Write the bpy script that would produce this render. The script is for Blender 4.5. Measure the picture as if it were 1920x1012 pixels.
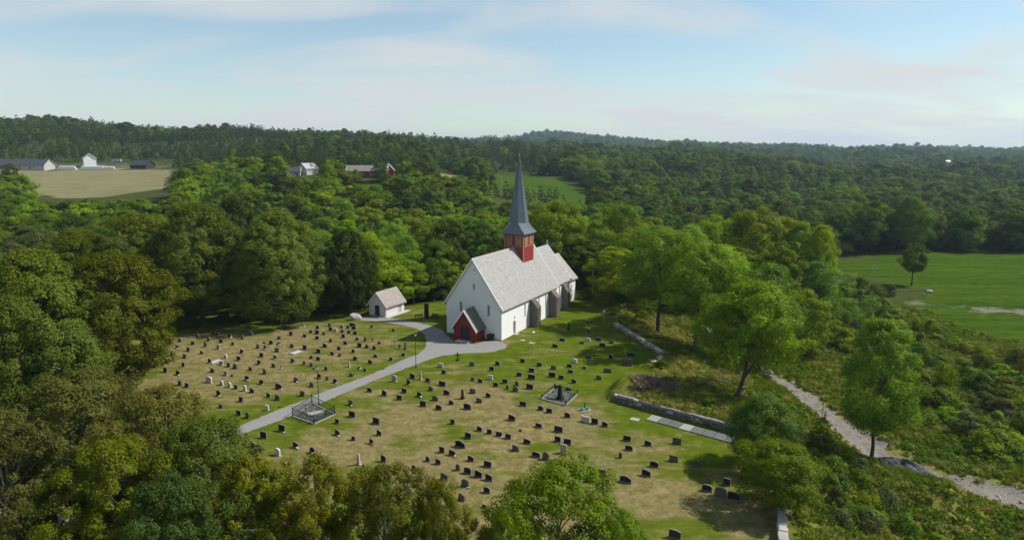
import bpy, bmesh, math, random
import numpy as np
from math import sin, cos, tan, atan, atan2, radians, degrees, pi, sqrt, hypot
from mathutils import Vector, Matrix
from mathutils.geometry import tessellate_polygon

for o in list(bpy.data.objects):
    bpy.data.objects.remove(o)
scene = bpy.context.scene
COL = scene.collection
R = random.Random(11)

# ------------------------------------------------------------------ camera, sky, sun, exposure
F, CX, CY, HC = 1250.0, 960.0, 506.0, 36.0          # survey of the photograph: focal length in px, camera 36 m up
PITCH = atan(228.0 / F)
cam_d = bpy.data.cameras.new('camera'); cam = bpy.data.objects.new('camera', cam_d); COL.objects.link(cam)
cam_d.sensor_width = 36.0; cam_d.lens = 36.0 * F / 1920.0
cam_d.clip_start = 0.5; cam_d.clip_end = 20000
cam.location = (0, 0, HC); cam.rotation_euler = (pi / 2 - PITCH, 0, 0)
scene.camera = cam

SUN_EL, SUN_AZ = radians(46), radians(79)            # azimuth clockwise from +Y
SUN = Vector((sin(SUN_AZ) * cos(SUN_EL), cos(SUN_AZ) * cos(SUN_EL), sin(SUN_EL)))
sd = bpy.data.lights.new('sun', 'SUN'); sd.energy = 5.0; sd.angle = radians(0.5); sd.color = (1.0, 0.95, 0.87)
so = bpy.data.objects.new('sun', sd); COL.objects.link(so)
so.rotation_euler = SUN.to_track_quat('Z', 'Y').to_euler()

w = bpy.data.worlds.new('World'); scene.world = w; w.use_nodes = True
nt = w.node_tree; N = nt.nodes; L = nt.links
for n in list(N): N.remove(n)
def wn(t, **k):
    n = N.new(t)
    for a, b in k.items(): setattr(n, a, b)
    return n
sky = wn('ShaderNodeTexSky', sky_type='NISHITA', sun_disc=False)
sky.sun_elevation = SUN_EL; sky.sun_rotation = SUN_AZ; sky.altitude = 50; sky.air_density = 1.0; sky.dust_density = 0.35; sky.ozone_density = 0.6; 
tc = wn('ShaderNodeTexCoord'); sep = wn('ShaderNodeSeparateXYZ'); L.new(tc.outputs['Generated'], sep.inputs[0])
def wm(op, a, b=None, c=None, clamp=False):
    n = N.new('ShaderNodeMath'); n.operation = op; n.use_clamp = clamp
    for i, v in enumerate((a, b, c)):
        if v is None: continue
        if isinstance(v, (int, float)): n.inputs[i].default_value = v
        else: L.new(v, n.inputs[i])
    return n.outputs[0]
zc = wm('MAXIMUM', sep.outputs[2], 0.0)
den = wm('ADD', zc, 0.22)
cmb = wn('ShaderNodeCombineXYZ'); L.new(wm('DIVIDE', sep.outputs[0], den), cmb.inputs[0]); L.new(wm('DIVIDE', sep.outputs[1], den), cmb.inputs[1])
mp = wn('ShaderNodeMapping'); L.new(cmb.outputs[0], mp.inputs[0])
mp.inputs['Rotation'].default_value = (0, 0, radians(24)); mp.inputs['Scale'].default_value = (0.75, 1.5, 1); mp.inputs['Location'].default_value = (1.3, 0.7, 0)
nz = wn('ShaderNodeTexNoise'); nz.inputs['Scale'].default_value = 1.15; nz.inputs['Detail'].default_value = 7; nz.inputs['Roughness'].default_value = 0.52; nz.inputs['Distortion'].default_value = 0.5
L.new(mp.outputs[0], nz.inputs['Vector'])
cl = wn('ShaderNodeMapRange'); cl.inputs[1].default_value = 0.43; cl.inputs[2].default_value = 0.66; L.new(nz.outputs['Fac'], cl.inputs[0])
veil = wm('POWER', wm('SUBTRACT', 1.0, zc), 6.0)
fac = wm('ADD', wm('MULTIPLY', cl.outputs[0], 0.78), wm('MULTIPLY', veil, 0.50), clamp=True)
tnt = wn('ShaderNodeMix', data_type='RGBA', blend_type='MULTIPLY'); tnt.inputs[0].default_value = 1.0; L.new(sky.outputs[0], tnt.inputs[6]); tnt.inputs[7].default_value = (0.86, 1.00, 1.00, 1)
mix = wn('ShaderNodeMix', data_type='RGBA'); L.new(fac, mix.inputs[0]); L.new(tnt.outputs[2], mix.inputs[6]); mix.inputs[7].default_value = (5.45, 5.62, 5.68, 1)
bg = wn('ShaderNodeBackground'); bg.inputs[1].default_value = 0.110; L.new(mix.outputs[2], bg.inputs[0])
wo = wn('ShaderNodeOutputWorld'); L.new(bg.outputs[0], wo.inputs[0])

vs = scene.view_settings
vs.view_transform = 'Standard'; vs.look = 'None'; vs.gamma = 1.0; vs.use_curve_mapping = False; vs.exposure = 0.25
cy = scene.cycles
cy.use_denoising = True; cy.max_bounces = 5; cy.diffuse_bounces = 3; cy.glossy_bounces = 2; cy.transmission_bounces = 3; cy.transparent_max_bounces = 4
cy.volume_bounces = 0; cy.caustics_reflective = False; cy.caustics_refractive = False

# ------------------------------------------------------------------ survey helpers
def ray(px, py):
    dx = (px - CX) / F; dy = -(py - CY) / F
    return Vector((dx, cos(PITCH) + dy * sin(PITCH), -sin(PITCH) + dy * cos(PITCH)))
def at(px, py, z=0.0):
    D = ray(px, py); t = (z - HC) / D.z
    return Vector((D.x * t, D.y * t, z))
def at_d(px, py, d):
    D = ray(px, py); t = d / D.y
    return Vector((D.x * t, d, HC + D.z * t))
def top_z(py, d):
    D = ray(CX, py); return HC + D.z * d / D.y
def px_of(p):
    x, y, z = p[0], p[1], p[2] - HC
    d = y * cos(PITCH) - z * sin(PITCH); u = y * sin(PITCH) + z * cos(PITCH)
    return CX + F * x / d, CY - F * u / d

# ------------------------------------------------------------------ materials
def new_mat(name):
    m = bpy.data.materials.new(name); m.use_nodes = True
    t = m.node_tree
    for n in list(t.nodes): t.nodes.remove(n)
    return m, t
class NT:
    def __init__(s, t): s.t = t
    def n(s, ty, **k):
        q = s.t.nodes.new(ty)
        for a, b in k.items(): setattr(q, a, b)
        return q
    def set(s, sock, v):
        if isinstance(v, bpy.types.NodeSocket): s.t.links.new(v, sock)
        else: sock.default_value = v
    def math(s, op, a, b=None, clamp=False):
        q = s.n('ShaderNodeMath', operation=op, use_clamp=clamp); s.set(q.inputs[0], a)
        if b is not None: s.set(q.inputs[1], b)
        return q.outputs[0]
    def noise(s, scale, detail=4, rough=0.55, vec=None, dist=0.0):
        q = s.n('ShaderNodeTexNoise'); q.inputs['Scale'].default_value = scale; q.inputs['Detail'].default_value = detail
        q.inputs['Roughness'].default_value = rough; q.inputs['Distortion'].default_value = dist
        if vec is not None: s.t.links.new(vec, q.inputs['Vector'])
        return q.outputs['Fac']
    def rng(s, v, a, b, c=0.0, d=1.0):
        q = s.n('ShaderNodeMapRange'); s.set(q.inputs[0], v)
        for i, x in enumerate((a, b, c, d)): s.set(q.inputs[i + 1], x)
        return q.outputs[0]
    def mix(s, f, a, b, bt='MIX'):
        q = s.n('ShaderNodeMix', data_type='RGBA', blend_type=bt)
        for sock, v in ((q.inputs[0], f), (q.inputs[6], a), (q.inputs[7], b)):
            if isinstance(v, tuple) and len(v) == 3: v = v + (1,)
            s.set(sock, v)
        return q.outputs[2]
    def attr(s, name, kind='GEOMETRY'):
        return s.n('ShaderNodeAttribute', attribute_name=name, attribute_type=kind)
    def pos(s): return s.n('ShaderNodeNewGeometry').outputs['Position']
    def obj(s): return s.n('ShaderNodeTexCoord').outputs['Object']
    def bump(s, h, strength=0.3, dist=0.05):
        q = s.n('ShaderNodeBump'); q.inputs['Strength'].default_value = strength; q.inputs['Distance'].default_value = dist
        s.set(q.inputs['Height'], h); return q.outputs[0]
    def out(s, sh): s.t.links.new(sh, s.n('ShaderNodeOutputMaterial').inputs[0])
    def pbr(s, col, rough=0.7, normal=None, metal=0.0, spec=0.5):
        q = s.n('ShaderNodeBsdfPrincipled')
        if isinstance(col, tuple) and len(col) == 3: col = col + (1,)
        s.set(q.inputs['Base Color'], col); s.set(q.inputs['Roughness'], rough); q.inputs['Metallic'].default_value = metal
        q.inputs['Specular IOR Level'].default_value = spec
        if normal is not None: s.set(q.inputs['Normal'], normal)
        s.out(q.outputs[0]); return q

M = {}
def plain(name, c, rough=0.7, var=0.25, scale=3.0, metal=0.0, bump=0.0, world=False, spec=0.4):
    """one colour broken up by two octaves of stain / wear noise"""
    m, t = new_mat(name); q = NT(t)
    v = q.pos() if world else q.obj()
    a = q.noise(scale, 6, 0.6, v); b = q.noise(scale * 6.3, 3, 0.6, v)
    rnd = q.n('ShaderNodeObjectInfo').outputs['Random']
    k = q.math('ADD', q.math('MULTIPLY', q.math('SUBTRACT', a, 0.5), var * 2), q.math('MULTIPLY', q.math('SUBTRACT', b, 0.5), var))
    k = q.math('ADD', k, q.math('MULTIPLY', q.math('SUBTRACT', rnd, 0.5), var))
    k = q.math('MAXIMUM', q.math('ADD', k, 1.0), 0.15)
    cb = q.n('ShaderNodeVectorMath', operation='SCALE'); cb.inputs[0].default_value = c; q.set(cb.inputs['Scale'], k)
    q.pbr(cb.outputs[0], rough, q.bump(q.math('ADD', a, b), bump, 0.05) if bump else None, metal, spec)
    M[name] = m; return m

def leaf_mat(name, dark, light, hue=0.42, trans=0.42, hs_=0.040):
    """foliage: two-tone per leaf/clump tint, each plant a little different; part of the light passes through the leaf"""
    m, t = new_mat(name); q = NT(t)
    ti = q.attr('tint').outputs['Fac']; rnd = q.n('ShaderNodeObjectInfo').outputs['Random']
    c = q.mix(ti, dark, light)
    k = q.math('ADD', q.math('MULTIPLY', rnd, hue * 1.3), 1.0 - hue * 0.65)
    hs = q.n('ShaderNodeHueSaturation'); q.set(hs.inputs['Color'], c); q.set(hs.inputs['Value'], k)
    r2 = q.math('FRACT', q.math('MULTIPLY', rnd, 7.31))
    q.set(hs.inputs['Hue'], q.math('ADD', q.math('MULTIPLY', q.math('SUBTRACT', r2, 0.85), hs_), 0.5))
    q.set(hs.inputs['Saturation'], q.math('ADD', q.math('MULTIPLY', r2, -0.14), 1.12))
    d = q.n('ShaderNodeBsdfDiffuse'); tr = q.n('ShaderNodeBsdfTranslucent'); gl = q.n('ShaderNodeBsdfGlossy')
    gl.inputs['Roughness'].default_value = 0.5
    for x in (d, tr): q.set(x.inputs['Color'], hs.outputs[0])
    gl.inputs['Color'].default_value = (0.5, 0.5, 0.45, 1)
    m1 = q.n('ShaderNodeMixShader'); m1.inputs[0].default_value = trans; t.links.new(d.outputs[0], m1.inputs[1]); t.links.new(tr.outputs[0], m1.inputs[2])
    m2 = q.n('ShaderNodeMixShader'); m2.inputs[0].default_value = 0.018; t.links.new(m1.outputs[0], m2.inputs[1]); t.links.new(gl.outputs[0], m2.inputs[2])
    q.out(m2.outputs[0]); M[name] = m; return m
leaf_mat('leaf_bright', (0.120, 0.225, 0.010), (0.225, 0.350, 0.016))
leaf_mat('leaf_green', (0.080, 0.165, 0.010), (0.160, 0.270, 0.015))
leaf_mat('leaf_mid', (0.056, 0.118, 0.010), (0.118, 0.202, 0.015))
leaf_mat('leaf_dark', (0.034, 0.070, 0.009), (0.072, 0.122, 0.014))
leaf_mat('leaf_olive', (0.072, 0.112, 0.011), (0.150, 0.195, 0.018))
leaf_mat('leaf_brown', (0.072, 0.082, 0.013), (0.150, 0.146, 0.020))
leaf_mat('leaf_yellow', (0.080, 0.112, 0.010), (0.165, 0.185, 0.015))
leaf_mat('needle_dark', (0.024, 0.054, 0.014), (0.056, 0.100, 0.022))
leaf_mat('needle_green', (0.044, 0.086, 0.014), (0.092, 0.150, 0.022))
leaf_mat('leaf_grey', (0.072, 0.108, 0.030), (0.135, 0.185, 0.055))
leaf_mat('weed', (0.095, 0.160, 0.012), (0.215, 0.275, 0.026), trans=0.3, hs_=0.006)
leaf_mat('straw', (0.215, 0.220, 0.045), (0.420, 0.390, 0.115), trans=0.3, hs_=0.006)
leaf_mat('heather', (0.160, 0.120, 0.095), (0.330, 0.230, 0.220), trans=0.25, hs_=0.006)
leaf_mat('rust', (0.190, 0.095, 0.025), (0.320, 0.165, 0.050), trans=0.25, hs_=0.006)
plain('bark', (0.075, 0.058, 0.042), 0.9, 0.35, 2.0, bump=0.5)
plain('bark_pale', (0.20, 0.175, 0.145), 0.9, 0.3, 2.0, bump=0.4)
plain('white_wall', (0.74, 0.74, 0.73), 0.85, 0.08, 0.7, bump=0.12)
plain('white_wood', (0.78, 0.77, 0.74), 0.6, 0.08, 2.0)
plain('grey_wood', (0.40, 0.39, 0.37), 0.8, 0.16, 1.5)
plain('shed_wall', (0.60, 0.575, 0.545), 0.85, 0.08, 1.2, bump=0.1)
plain('red_wood', (0.23, 0.022, 0.020), 0.6, 0.2, 1.6)
plain('red_barn', (0.20, 0.030, 0.025), 0.8, 0.2, 0.6)
plain('ochre_wood', (0.24, 0.17, 0.075), 0.7, 0.18, 2.0)
plain('trim_ochre', (0.34, 0.20, 0.11), 0.7, 0.15, 2.0)
plain('dark_wood', (0.030, 0.026, 0.022), 0.7, 0.2, 2.0)
plain('door_green', (0.030, 0.036, 0.028), 0.6, 0.15, 2.0)
plain('spire_metal', (0.125, 0.155, 0.175), 0.42, 0.22, 0.8, metal=0.25)
plain('spire_seam', (0.105, 0.130, 0.150), 0.45, 0.15, 1.0, metal=0.25)
plain('iron', (0.020, 0.020, 0.021), 0.55, 0.2, 4.0, metal=0.3)
plain('lamp_white', (0.85, 0.85, 0.82), 0.3, 0.03, 2.0)
plain('pole_grey', (0.33, 0.33, 0.32), 0.5, 0.1, 2.0)
plain('glass_dark', (0.020, 0.026, 0.034), 0.12, 0.1, 2.0)
plain('stone_brown', (0.125, 0.105, 0.088), 0.9, 0.4, 2.2, bump=0.6)
plain('stone_grey', (0.24, 0.225, 0.20), 0.9, 0.32, 1.6, bump=0.6)
plain('stone_light', (0.36, 0.335, 0.30), 0.9, 0.2, 1.6, bump=0.4)
plain('mortar', (0.46, 0.43, 0.39), 0.95, 0.2, 3.0)
plain('grave_dark', (0.022, 0.019, 0.018), 0.55, 0.35, 4.0, bump=0.1, spec=0.12)
plain('grave_red', (0.050, 0.028, 0.026), 0.55, 0.3, 4.0, bump=0.1, spec=0.12)
plain('grave_mid', (0.105, 0.094, 0.083), 0.7, 0.3, 3.0, bump=0.3, spec=0.12)
plain('grave_tan', (0.32, 0.265, 0.22), 0.75, 0.2, 3.0, bump=0.2)
plain('grave_light', (0.46, 0.455, 0.44), 0.7, 0.15, 3.0, bump=0.2)
plain('granite_edge', (0.14, 0.128, 0.112), 0.8, 0.2, 4.0, bump=0.2)
plain('slab_grey', (0.105, 0.107, 0.11), 0.75, 0.2, 2.0, bump=0.2)
plain('slab_pale', (0.27, 0.265, 0.25), 0.75, 0.15, 2.0, bump=0.2)
plain('concrete', (0.42, 0.40, 0.37), 0.9, 0.15, 1.2, bump=0.2)
plain('rubble', (0.105, 0.105, 0.110), 0.95, 0.4, 2.5, bump=0.6)
plain('flower_red', (0.42, 0.025, 0.02), 0.7, 0.3, 6); plain('flower_yellow', (0.62, 0.42, 0.02), 0.7, 0.3, 6)
plain('flower_white', (0.70, 0.68, 0.62), 0.7, 0.2, 6); plain('flower_orange', (0.50, 0.15, 0.02), 0.7, 0.3, 6)
plain('flower_stem', (0.06, 0.11, 0.02), 0.8, 0.3, 6)
plain('teal', (0.02, 0.22, 0.20), 0.5, 0.2, 5); plain('can_green', (0.01, 0.22, 0.07), 0.45, 0.2, 5)
plain('slate_dark_roof', (0.045, 0.048, 0.055), 0.6, 0.2, 0.6)
plain('bale_wrap', (0.78, 0.77, 0.79), 0.4, 0.06, 2.0)
plain('cloth_blue', (0.03, 0.16, 0.32), 0.7, 0.2, 3)

def roof_mat(name, lo, hi):
    m, t = new_mat(name); q = NT(t)
    c = q.mix(q.attr('tint').outputs['Fac'], lo, hi)
    a = q.noise(1.1, 6, 0.6, q.obj()); b = q.noise(9.0, 3, 0.6, q.obj())
    c = q.mix(q.math('MULTIPLY', q.rng(a, 0.40, 0.80), 0.6), c, (lo[0] * 0.8, lo[1] * 0.81, lo[2] * 0.72))
    c = q.mix(q.math('MULTIPLY', q.rng(b, 0.62, 0.7), 0.5), c, (0.13, 0.12, 0.07))
    q.pbr(c, 0.8, q.bump(b, 0.25, 0.02)); M[name] = m
roof_mat('slate_pale', (0.26, 0.255, 0.245), (0.37, 0.365, 0.35))
roof_mat('slate_brown', (0.25, 0.215, 0.195), (0.36, 0.315, 0.29))
roof_mat('slate_green', (0.095, 0.105, 0.095), (0.19, 0.20, 0.18))

def gravel_mat(name, lo, hi, world_scale=1.0):
    m, t = new_mat(name); q = NT(t); v = q.pos()
    a = q.noise(0.22 * world_scale, 5, 0.6, v); b = q.noise(14, 3, 0.7, v); c3 = q.noise(1.7, 4, 0.6, v)
    c = q.mix(q.rng(b, 0.3, 0.7), lo, hi); c = q.mix(q.math('MULTIPLY', q.rng(a, 0.48, 0.68), 0.45), c, (0.20, 0.17, 0.115))
    c = q.mix(q.math('MULTIPLY', q.rng(c3, 0.55, 0.75), 0.35), c, lo)
    q.pbr(c, 0.95, q.bump(b, 0.4, 0.03), spec=0.2); M[name] = m
gravel_mat('gravel', (0.165, 0.16, 0.155), (0.285, 0.28, 0.272))

def ground_mat():
    m, t = new_mat('turf'); q = NT(t); v = q.pos()
    A = q.attr('zone_a').outputs['Color']; Bz = q.attr('zone_b').outputs['Color']
    sa = q.n('ShaderNodeSeparateColor'); t.links.new(A, sa.inputs[0]); sb = q.n('ShaderNodeSeparateColor'); t.links.new(Bz, sb.inputs[0])
    dry, dirt, hay = sa.outputs; rough, field, wood = sb.outputs
    # rows across the lawns: turf stays green in stripes along the grave rows
    ro = q.n('ShaderNodeMapping'); t.links.new(v, ro.inputs[0]); ro.inputs['Rotation'].default_value = (0, 0, radians(28)); ro.inputs['Scale'].default_value = (0.30, 1.15, 1)
    rows = q.noise(0.34, 4, 0.55, ro.outputs[0], 0.6)
    big = q.noise(0.07, 5, 0.6, v); med = q.noise(0.45, 6, 0.62, v); fine = q.noise(3.2, 5, 0.7, v); vf = q.noise(17, 3, 0.7, v)
    grass = q.mix(q.rng(med, 0.35, 0.68), (0.056, 0.092, 0.004), (0.112, 0.146, 0.006))
    grass = q.mix(q.math('MULTIPLY', q.rng(fine, 0.45, 0.7), 0.45), grass, (0.045, 0.078, 0.012))
    n8 = q.noise(0.8, 7, 0.72, v, 0.5)
    straw = q.mix(q.rng(n8, 0.36, 0.64), (0.112, 0.098, 0.032), (0.285, 0.224, 0.106))
    straw = q.mix(q.math('MULTIPLY', q.rng(fine, 0.46, 0.66), 0.5), straw, (0.150, 0.118, 0.050))
    straw = q.mix(q.math('MULTIPLY', q.rng(big, 0.45, 0.62), 0.4), straw, (0.165, 0.140, 0.062))
    brk = q.math('ADD', q.math('MULTIPLY', q.math('SUBTRACT', rows, 0.5), 2.7), q.math('ADD', q.math('MULTIPLY', q.math('SUBTRACT', med, 0.5), 1.1), q.math('MULTIPLY', q.math('SUBTRACT', big, 0.5), 0.9)))
    brk = q.math('ADD', brk, q.math('MULTIPLY', q.math('SUBTRACT', fine, 0.5), 1.1))
    c = q.mix(q.math('MULTIPLY', dry, 0.45), grass, (0.115, 0.112, 0.030)); c = q.mix(q.rng(q.math('ADD', dry, brk), 0.16, 0.68), c, straw)
    pt = q.noise(0.95, 5, 0.65, v, 0.4); c = q.mix(q.math('MULTIPLY', q.rng(pt, 0.56, 0.62), 0.50), c, (0.080, 0.098, 0.014))
    p2 = q.noise(2.1, 4, 0.7, v); c = q.mix(q.math('MULTIPLY', q.rng(p2, 0.54, 0.62), 0.45), c, (0.105, 0.082, 0.030))
    c = q.mix(q.math('MULTIPLY', q.rng(vf, 0.52, 0.75), 0.30), c, (0.060, 0.070, 0.014))
    rg = q.mix(q.rng(med, 0.35, 0.7), (0.105, 0.125, 0.016), (0.245, 0.220, 0.055)); rg = q.mix(q.math('MULTIPLY', q.rng(fine, 0.5, 0.72), 0.6), rg, (0.045, 0.062, 0.014))
    n2 = q.math('MULTIPLY', q.math('SUBTRACT', fine, 0.5), 0.7)
    c = q.mix(q.rng(q.math('ADD', rough, n2), 0.35, 0.65), c, rg)
    fm = q.n('ShaderNodeMapping'); t.links.new(v, fm.inputs[0]); fm.inputs['Rotation'].default_value = (0, 0, radians(-35)); fm.inputs['Scale'].default_value = (0.06, 0.9, 1)
    fs = q.noise(0.3, 3, 0.6, fm.outputs[0])
    fg = q.mix(q.rng(q.math('ADD', q.math('MULTIPLY', fs, 0.5), q.math('MULTIPLY', med, 0.5)), 0.38, 0.64), (0.024, 0.060, 0.004), (0.072, 0.108, 0.008))
    fg = q.mix(q.math('MULTIPLY', q.rng(fine, 0.5, 0.75), 0.3), fg, (0.030, 0.070, 0.008))
    c = q.mix(q.rng(q.math('ADD', field, n2), 0.40, 0.60), c, fg)
    hs = q.mix(q.rng(q.math('ADD', q.math('MULTIPLY', fs, 0.6), q.math('MULTIPLY', big, 0.4)), 0.36, 0.66), (0.145, 0.138, 0.066), (0.225, 0.205, 0.105)); c = q.mix(q.rng(hay, 0.4, 0.6), c, hs)
    wd = q.mix(q.rng(med, 0.3, 0.7), (0.030, 0.045, 0.012), (0.070, 0.085, 0.022)); c = q.mix(q.rng(q.math('ADD', wood, n2), 0.40, 0.60), c, wd)
    dr = q.mix(q.rng(fine, 0.3, 0.72), (0.125, 0.112, 0.092), (0.270, 0.248, 0.212)); dr = q.mix(q.math('MULTIPLY', q.rng(n8, 0.47, 0.60), 0.65), dr, (0.105, 0.094, 0.076))
    c = q.mix(q.rng(q.math('ADD', dirt, q.math('MULTIPLY', q.math('ADD', q.math('SUBTRACT', med, 0.5), q.math('MULTIPLY', q.math('SUBTRACT', fine, 0.5), 0.8)), 1.5)), 0.36, 0.72), c, dr)
    h = q.math('ADD', q.math('MULTIPLY', fine, 0.7), q.math('MULTIPLY', vf, 0.5))
    q.pbr(c, 1.0, q.bump(h, 0.55, 0.10), spec=0.0); M['turf'] = m
ground_mat()

# ------------------------------------------------------------------ object helpers
def link(o, parent=None):
    COL.objects.link(o)
    if parent is not None: o.parent = parent
    return o
def tag(o, label=None, cat=None, group=None, kind=None):
    if label: o['label'] = label
    if cat:
        o['category'] = cat; o['kind'] = 'thing'
    if group: o['group'] = group
    if kind: o['kind'] = kind
    return o
def empty(name, loc=(0, 0, 0), rz=0.0):
    o = bpy.data.objects.new(name, None); o.empty_display_size = 0.3; link(o); o.location = loc; o.rotation_euler = (0, 0, rz); return o
def np_mesh(name, V, Fq, mats, tint=None, smooth=False, mat_idx=None):
    V = np.asarray(V, np.float32); Fq = np.asarray(Fq, np.int32); k = Fq.shape[1]
    me = bpy.data.meshes.new(name); me.vertices.add(len(V)); me.vertices.foreach_set('co', V.ravel())
    me.loops.add(Fq.size); me.loops.foreach_set('vertex_index', Fq.ravel())
    me.polygons.add(len(Fq)); me.polygons.foreach_set('loop_start', np.arange(0, Fq.size, k, dtype=np.int32)); me.polygons.foreach_set('loop_total', np.full(len(Fq), k, np.int32))
    if smooth: me.polygons.foreach_set('use_smooth', np.ones(len(Fq), bool))
    for m in mats: me.materials.append(M[m])
    if mat_idx is not None: me.polygons.foreach_set('material_index', np.asarray(mat_idx, np.int32))
    me.update(calc_edges=True)
    if tint is not None:
        a = me.attributes.new('tint', 'FLOAT', 'FACE'); a.data.foreach_set('value', np.asarray(tint, np.float32))
    return me

class MB:
    """collects shapes, builds one mesh object"""
    def __init__(s): s.v = []; s.f = []; s.t = []
    def add(s, vs, fs, t=0.5):
        b = len(s.v); s.v += [tuple(p) for p in vs]
        for f_ in fs: s.f.append([i + b for i in f_]); s.t.append(t)
        return s
    def box(s, x0, x1, y0, y1, z0, z1, t=0.5):
        return s.add([(x0, y0, z0), (x1, y0, z0), (x1, y1, z0), (x0, y1, z0), (x0, y0, z1), (x1, y0, z1), (x1, y1, z1), (x0, y1, z1)],
                     [(3, 2, 1, 0), (4, 5, 6, 7), (0, 1, 5, 4), (1, 2, 6, 5), (2, 3, 7, 6), (3, 0, 4, 7)], t)
    def bar(s, a, b, r, up=(0, 0, 1), r2=None):
        a = Vector(a); b = Vector(b); d = (b - a).normalized(); u = Vector(up)
        if abs(d.dot(u)) > 0.98: u = Vector((1, 0, 0))
        x = d.cross(u).normalized() * r; y = d.cross(x).normalized() * (r2 or r)
        q = [a - x - y, a + x - y, a + x + y, a - x + y]; q += [p + (b - a) for p in q]
        return s.add(q, [(0, 1, 2, 3), (7, 6, 5, 4), (0, 4, 5, 1), (1, 5, 6, 2), (2, 6, 7, 3), (3, 7, 4, 0)])
    def tube(s, pts, rad, n=8, cap=True):
        rings = []
        for i, p in enumerate(pts):
            p = Vector(p); d = (Vector(pts[min(i + 1, len(pts) - 1)]) - Vector(pts[max(i - 1, 0)])).normalized()
            u = Vector((0, 0, 1)) if abs(d.z) < 0.9 else Vector((1, 0, 0))
            x = d.cross(u).normalized(); y = d.cross(x).normalized(); r = rad[i]
            rings.append([p + (x * cos(2 * pi * k / n) + y * sin(2 * pi * k / n)) * r for k in range(n)])
        vs = [q for r_ in rings for q in r_]; fs = []
        for i in range(len(rings) - 1):
            for k in range(n):
                k2 = (k + 1) % n; fs.append((i * n + k, i * n + k2, (i + 1) * n + k2, (i + 1) * n + k))
        if cap: fs += [tuple(range(n))[::-1], tuple((len(rings) - 1) * n + k for k in range(n))]
        return s.add(vs, fs)
    def lathe(s, prof, n=10, c=(0, 0, 0)):
        return s.tube([(c[0], c[1], c[2] + z) for r, z in prof], [max(r, 1e-3) for r, z in prof], n)
    def prism(s, poly, axis, a, b, t=0.5):
        """extrude a 2D outline along an axis: poly in the two other coordinates"""
        n = len(poly)
        def p3(u, v, w_): return {'x': (w_, u, v), 'y': (u, w_, v), 'z': (u, v, w_)}[axis]
        vs = [p3(u, v, a) for u, v in poly] + [p3(u, v, b) for u, v in poly]
        fs = [tuple(range(n)), tuple(range(2 * n - 1, n - 1, -1))] + [(i, i + n, (i + 1) % n + n, (i + 1) % n) for i in range(n)]
        return s.add(vs, fs, t)
    def mesh(s, name, mat):
        me = bpy.data.meshes.new(name); me.from_pydata(s.v, [], s.f); me.materials.append(M[mat])
        a = me.attributes.new('tint', 'FLOAT', 'FACE'); a.data.foreach_set('value', s.t)
        bm = bmesh.new(); bm.from_mesh(me); bmesh.ops.recalc_face_normals(bm, faces=bm.faces); bm.to_mesh(me); bm.free()
        return me
    def build(s, name, mat, parent=None, smooth=False):
        me = s.mesh(name, mat)
        if smooth: me.polygons.foreach_set('use_smooth', [True] * len(me.polygons))
        return link(bpy.data.objects.new(name, me), parent)
def inst(name, me, parent=None, loc=(0, 0, 0), rot=(0, 0, 0), sc=(1, 1, 1)):
    o = bpy.data.objects.new(name, me); link(o, parent); o.location = loc; o.rotation_euler = rot; o.scale = sc; return o
ORD = ['', 'first', 'second', 'third', 'fourth', 'fifth', 'sixth', 'seventh', 'eighth', 'ninth', 'tenth', 'eleventh', 'twelfth', 'thirteenth', 'fourteenth',
       'fifteenth', 'sixteenth', 'seventeenth', 'eighteenth', 'nineteenth', 'twentieth']
def ordinal(n):
    if n < len(ORD): return ORD[n]
    tens = {2: 'twenty', 3: 'thirty', 4: 'forty', 5: 'fifty', 6: 'sixty', 7: 'seventy', 8: 'eighty', 9: 'ninety'}
    if n < 100:
        t_, u = divmod(n, 10)
        return tens[t_] + '-' + ORD[u] if u else tens[t_][:-1] + 'ieth'
    return '%dth' % n

# ------------------------------------------------------------------ terrain
def sdf_poly(X, Y, poly):
    """signed distance, negative inside"""
    d = np.full(X.shape, 1e9); ins = np.zeros(X.shape, bool); n = len(poly)
    for i in range(n):
        ax, ay = poly[i][0], poly[i][1]; bx, by = poly[(i + 1) % n][0], poly[(i + 1) % n][1]
        ex, ey = bx - ax, by - ay; wx, wy = X - ax, Y - ay
        t_ = np.clip((wx * ex + wy * ey) / (ex * ex + ey * ey + 1e-12), 0, 1)
        d = np.minimum(d, np.hypot(wx - ex * t_, wy - ey * t_))
        c = ((ay <= Y) & (by > Y)) | ((by <= Y) & (ay > Y))
        xi = ax + (Y - ay) / (by - ay + 1e-12) * ex
        ins ^= c & (X < xi)
    return np.where(ins, -d, d)
def dist_line(X, Y, pts):
    d = np.full(X.shape, 1e9)
    for (ax, ay), (bx, by) in zip(pts[:-1], pts[1:]):
        ex, ey = bx - ax, by - ay; wx, wy = X - ax, Y - ay
        t_ = np.clip((wx * ex + wy * ey) / (ex * ex + ey * ey + 1e-12), 0, 1)
        d = np.minimum(d, np.hypot(wx - ex * t_, wy - ey * t_))
    return d
def sstep(a, b, x):
    t_ = np.clip((x - a) / (b - a), 0, 1); return t_ * t_ * (3 - 2 * t_)
def xy(v): return (v[0], v[1])

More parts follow.
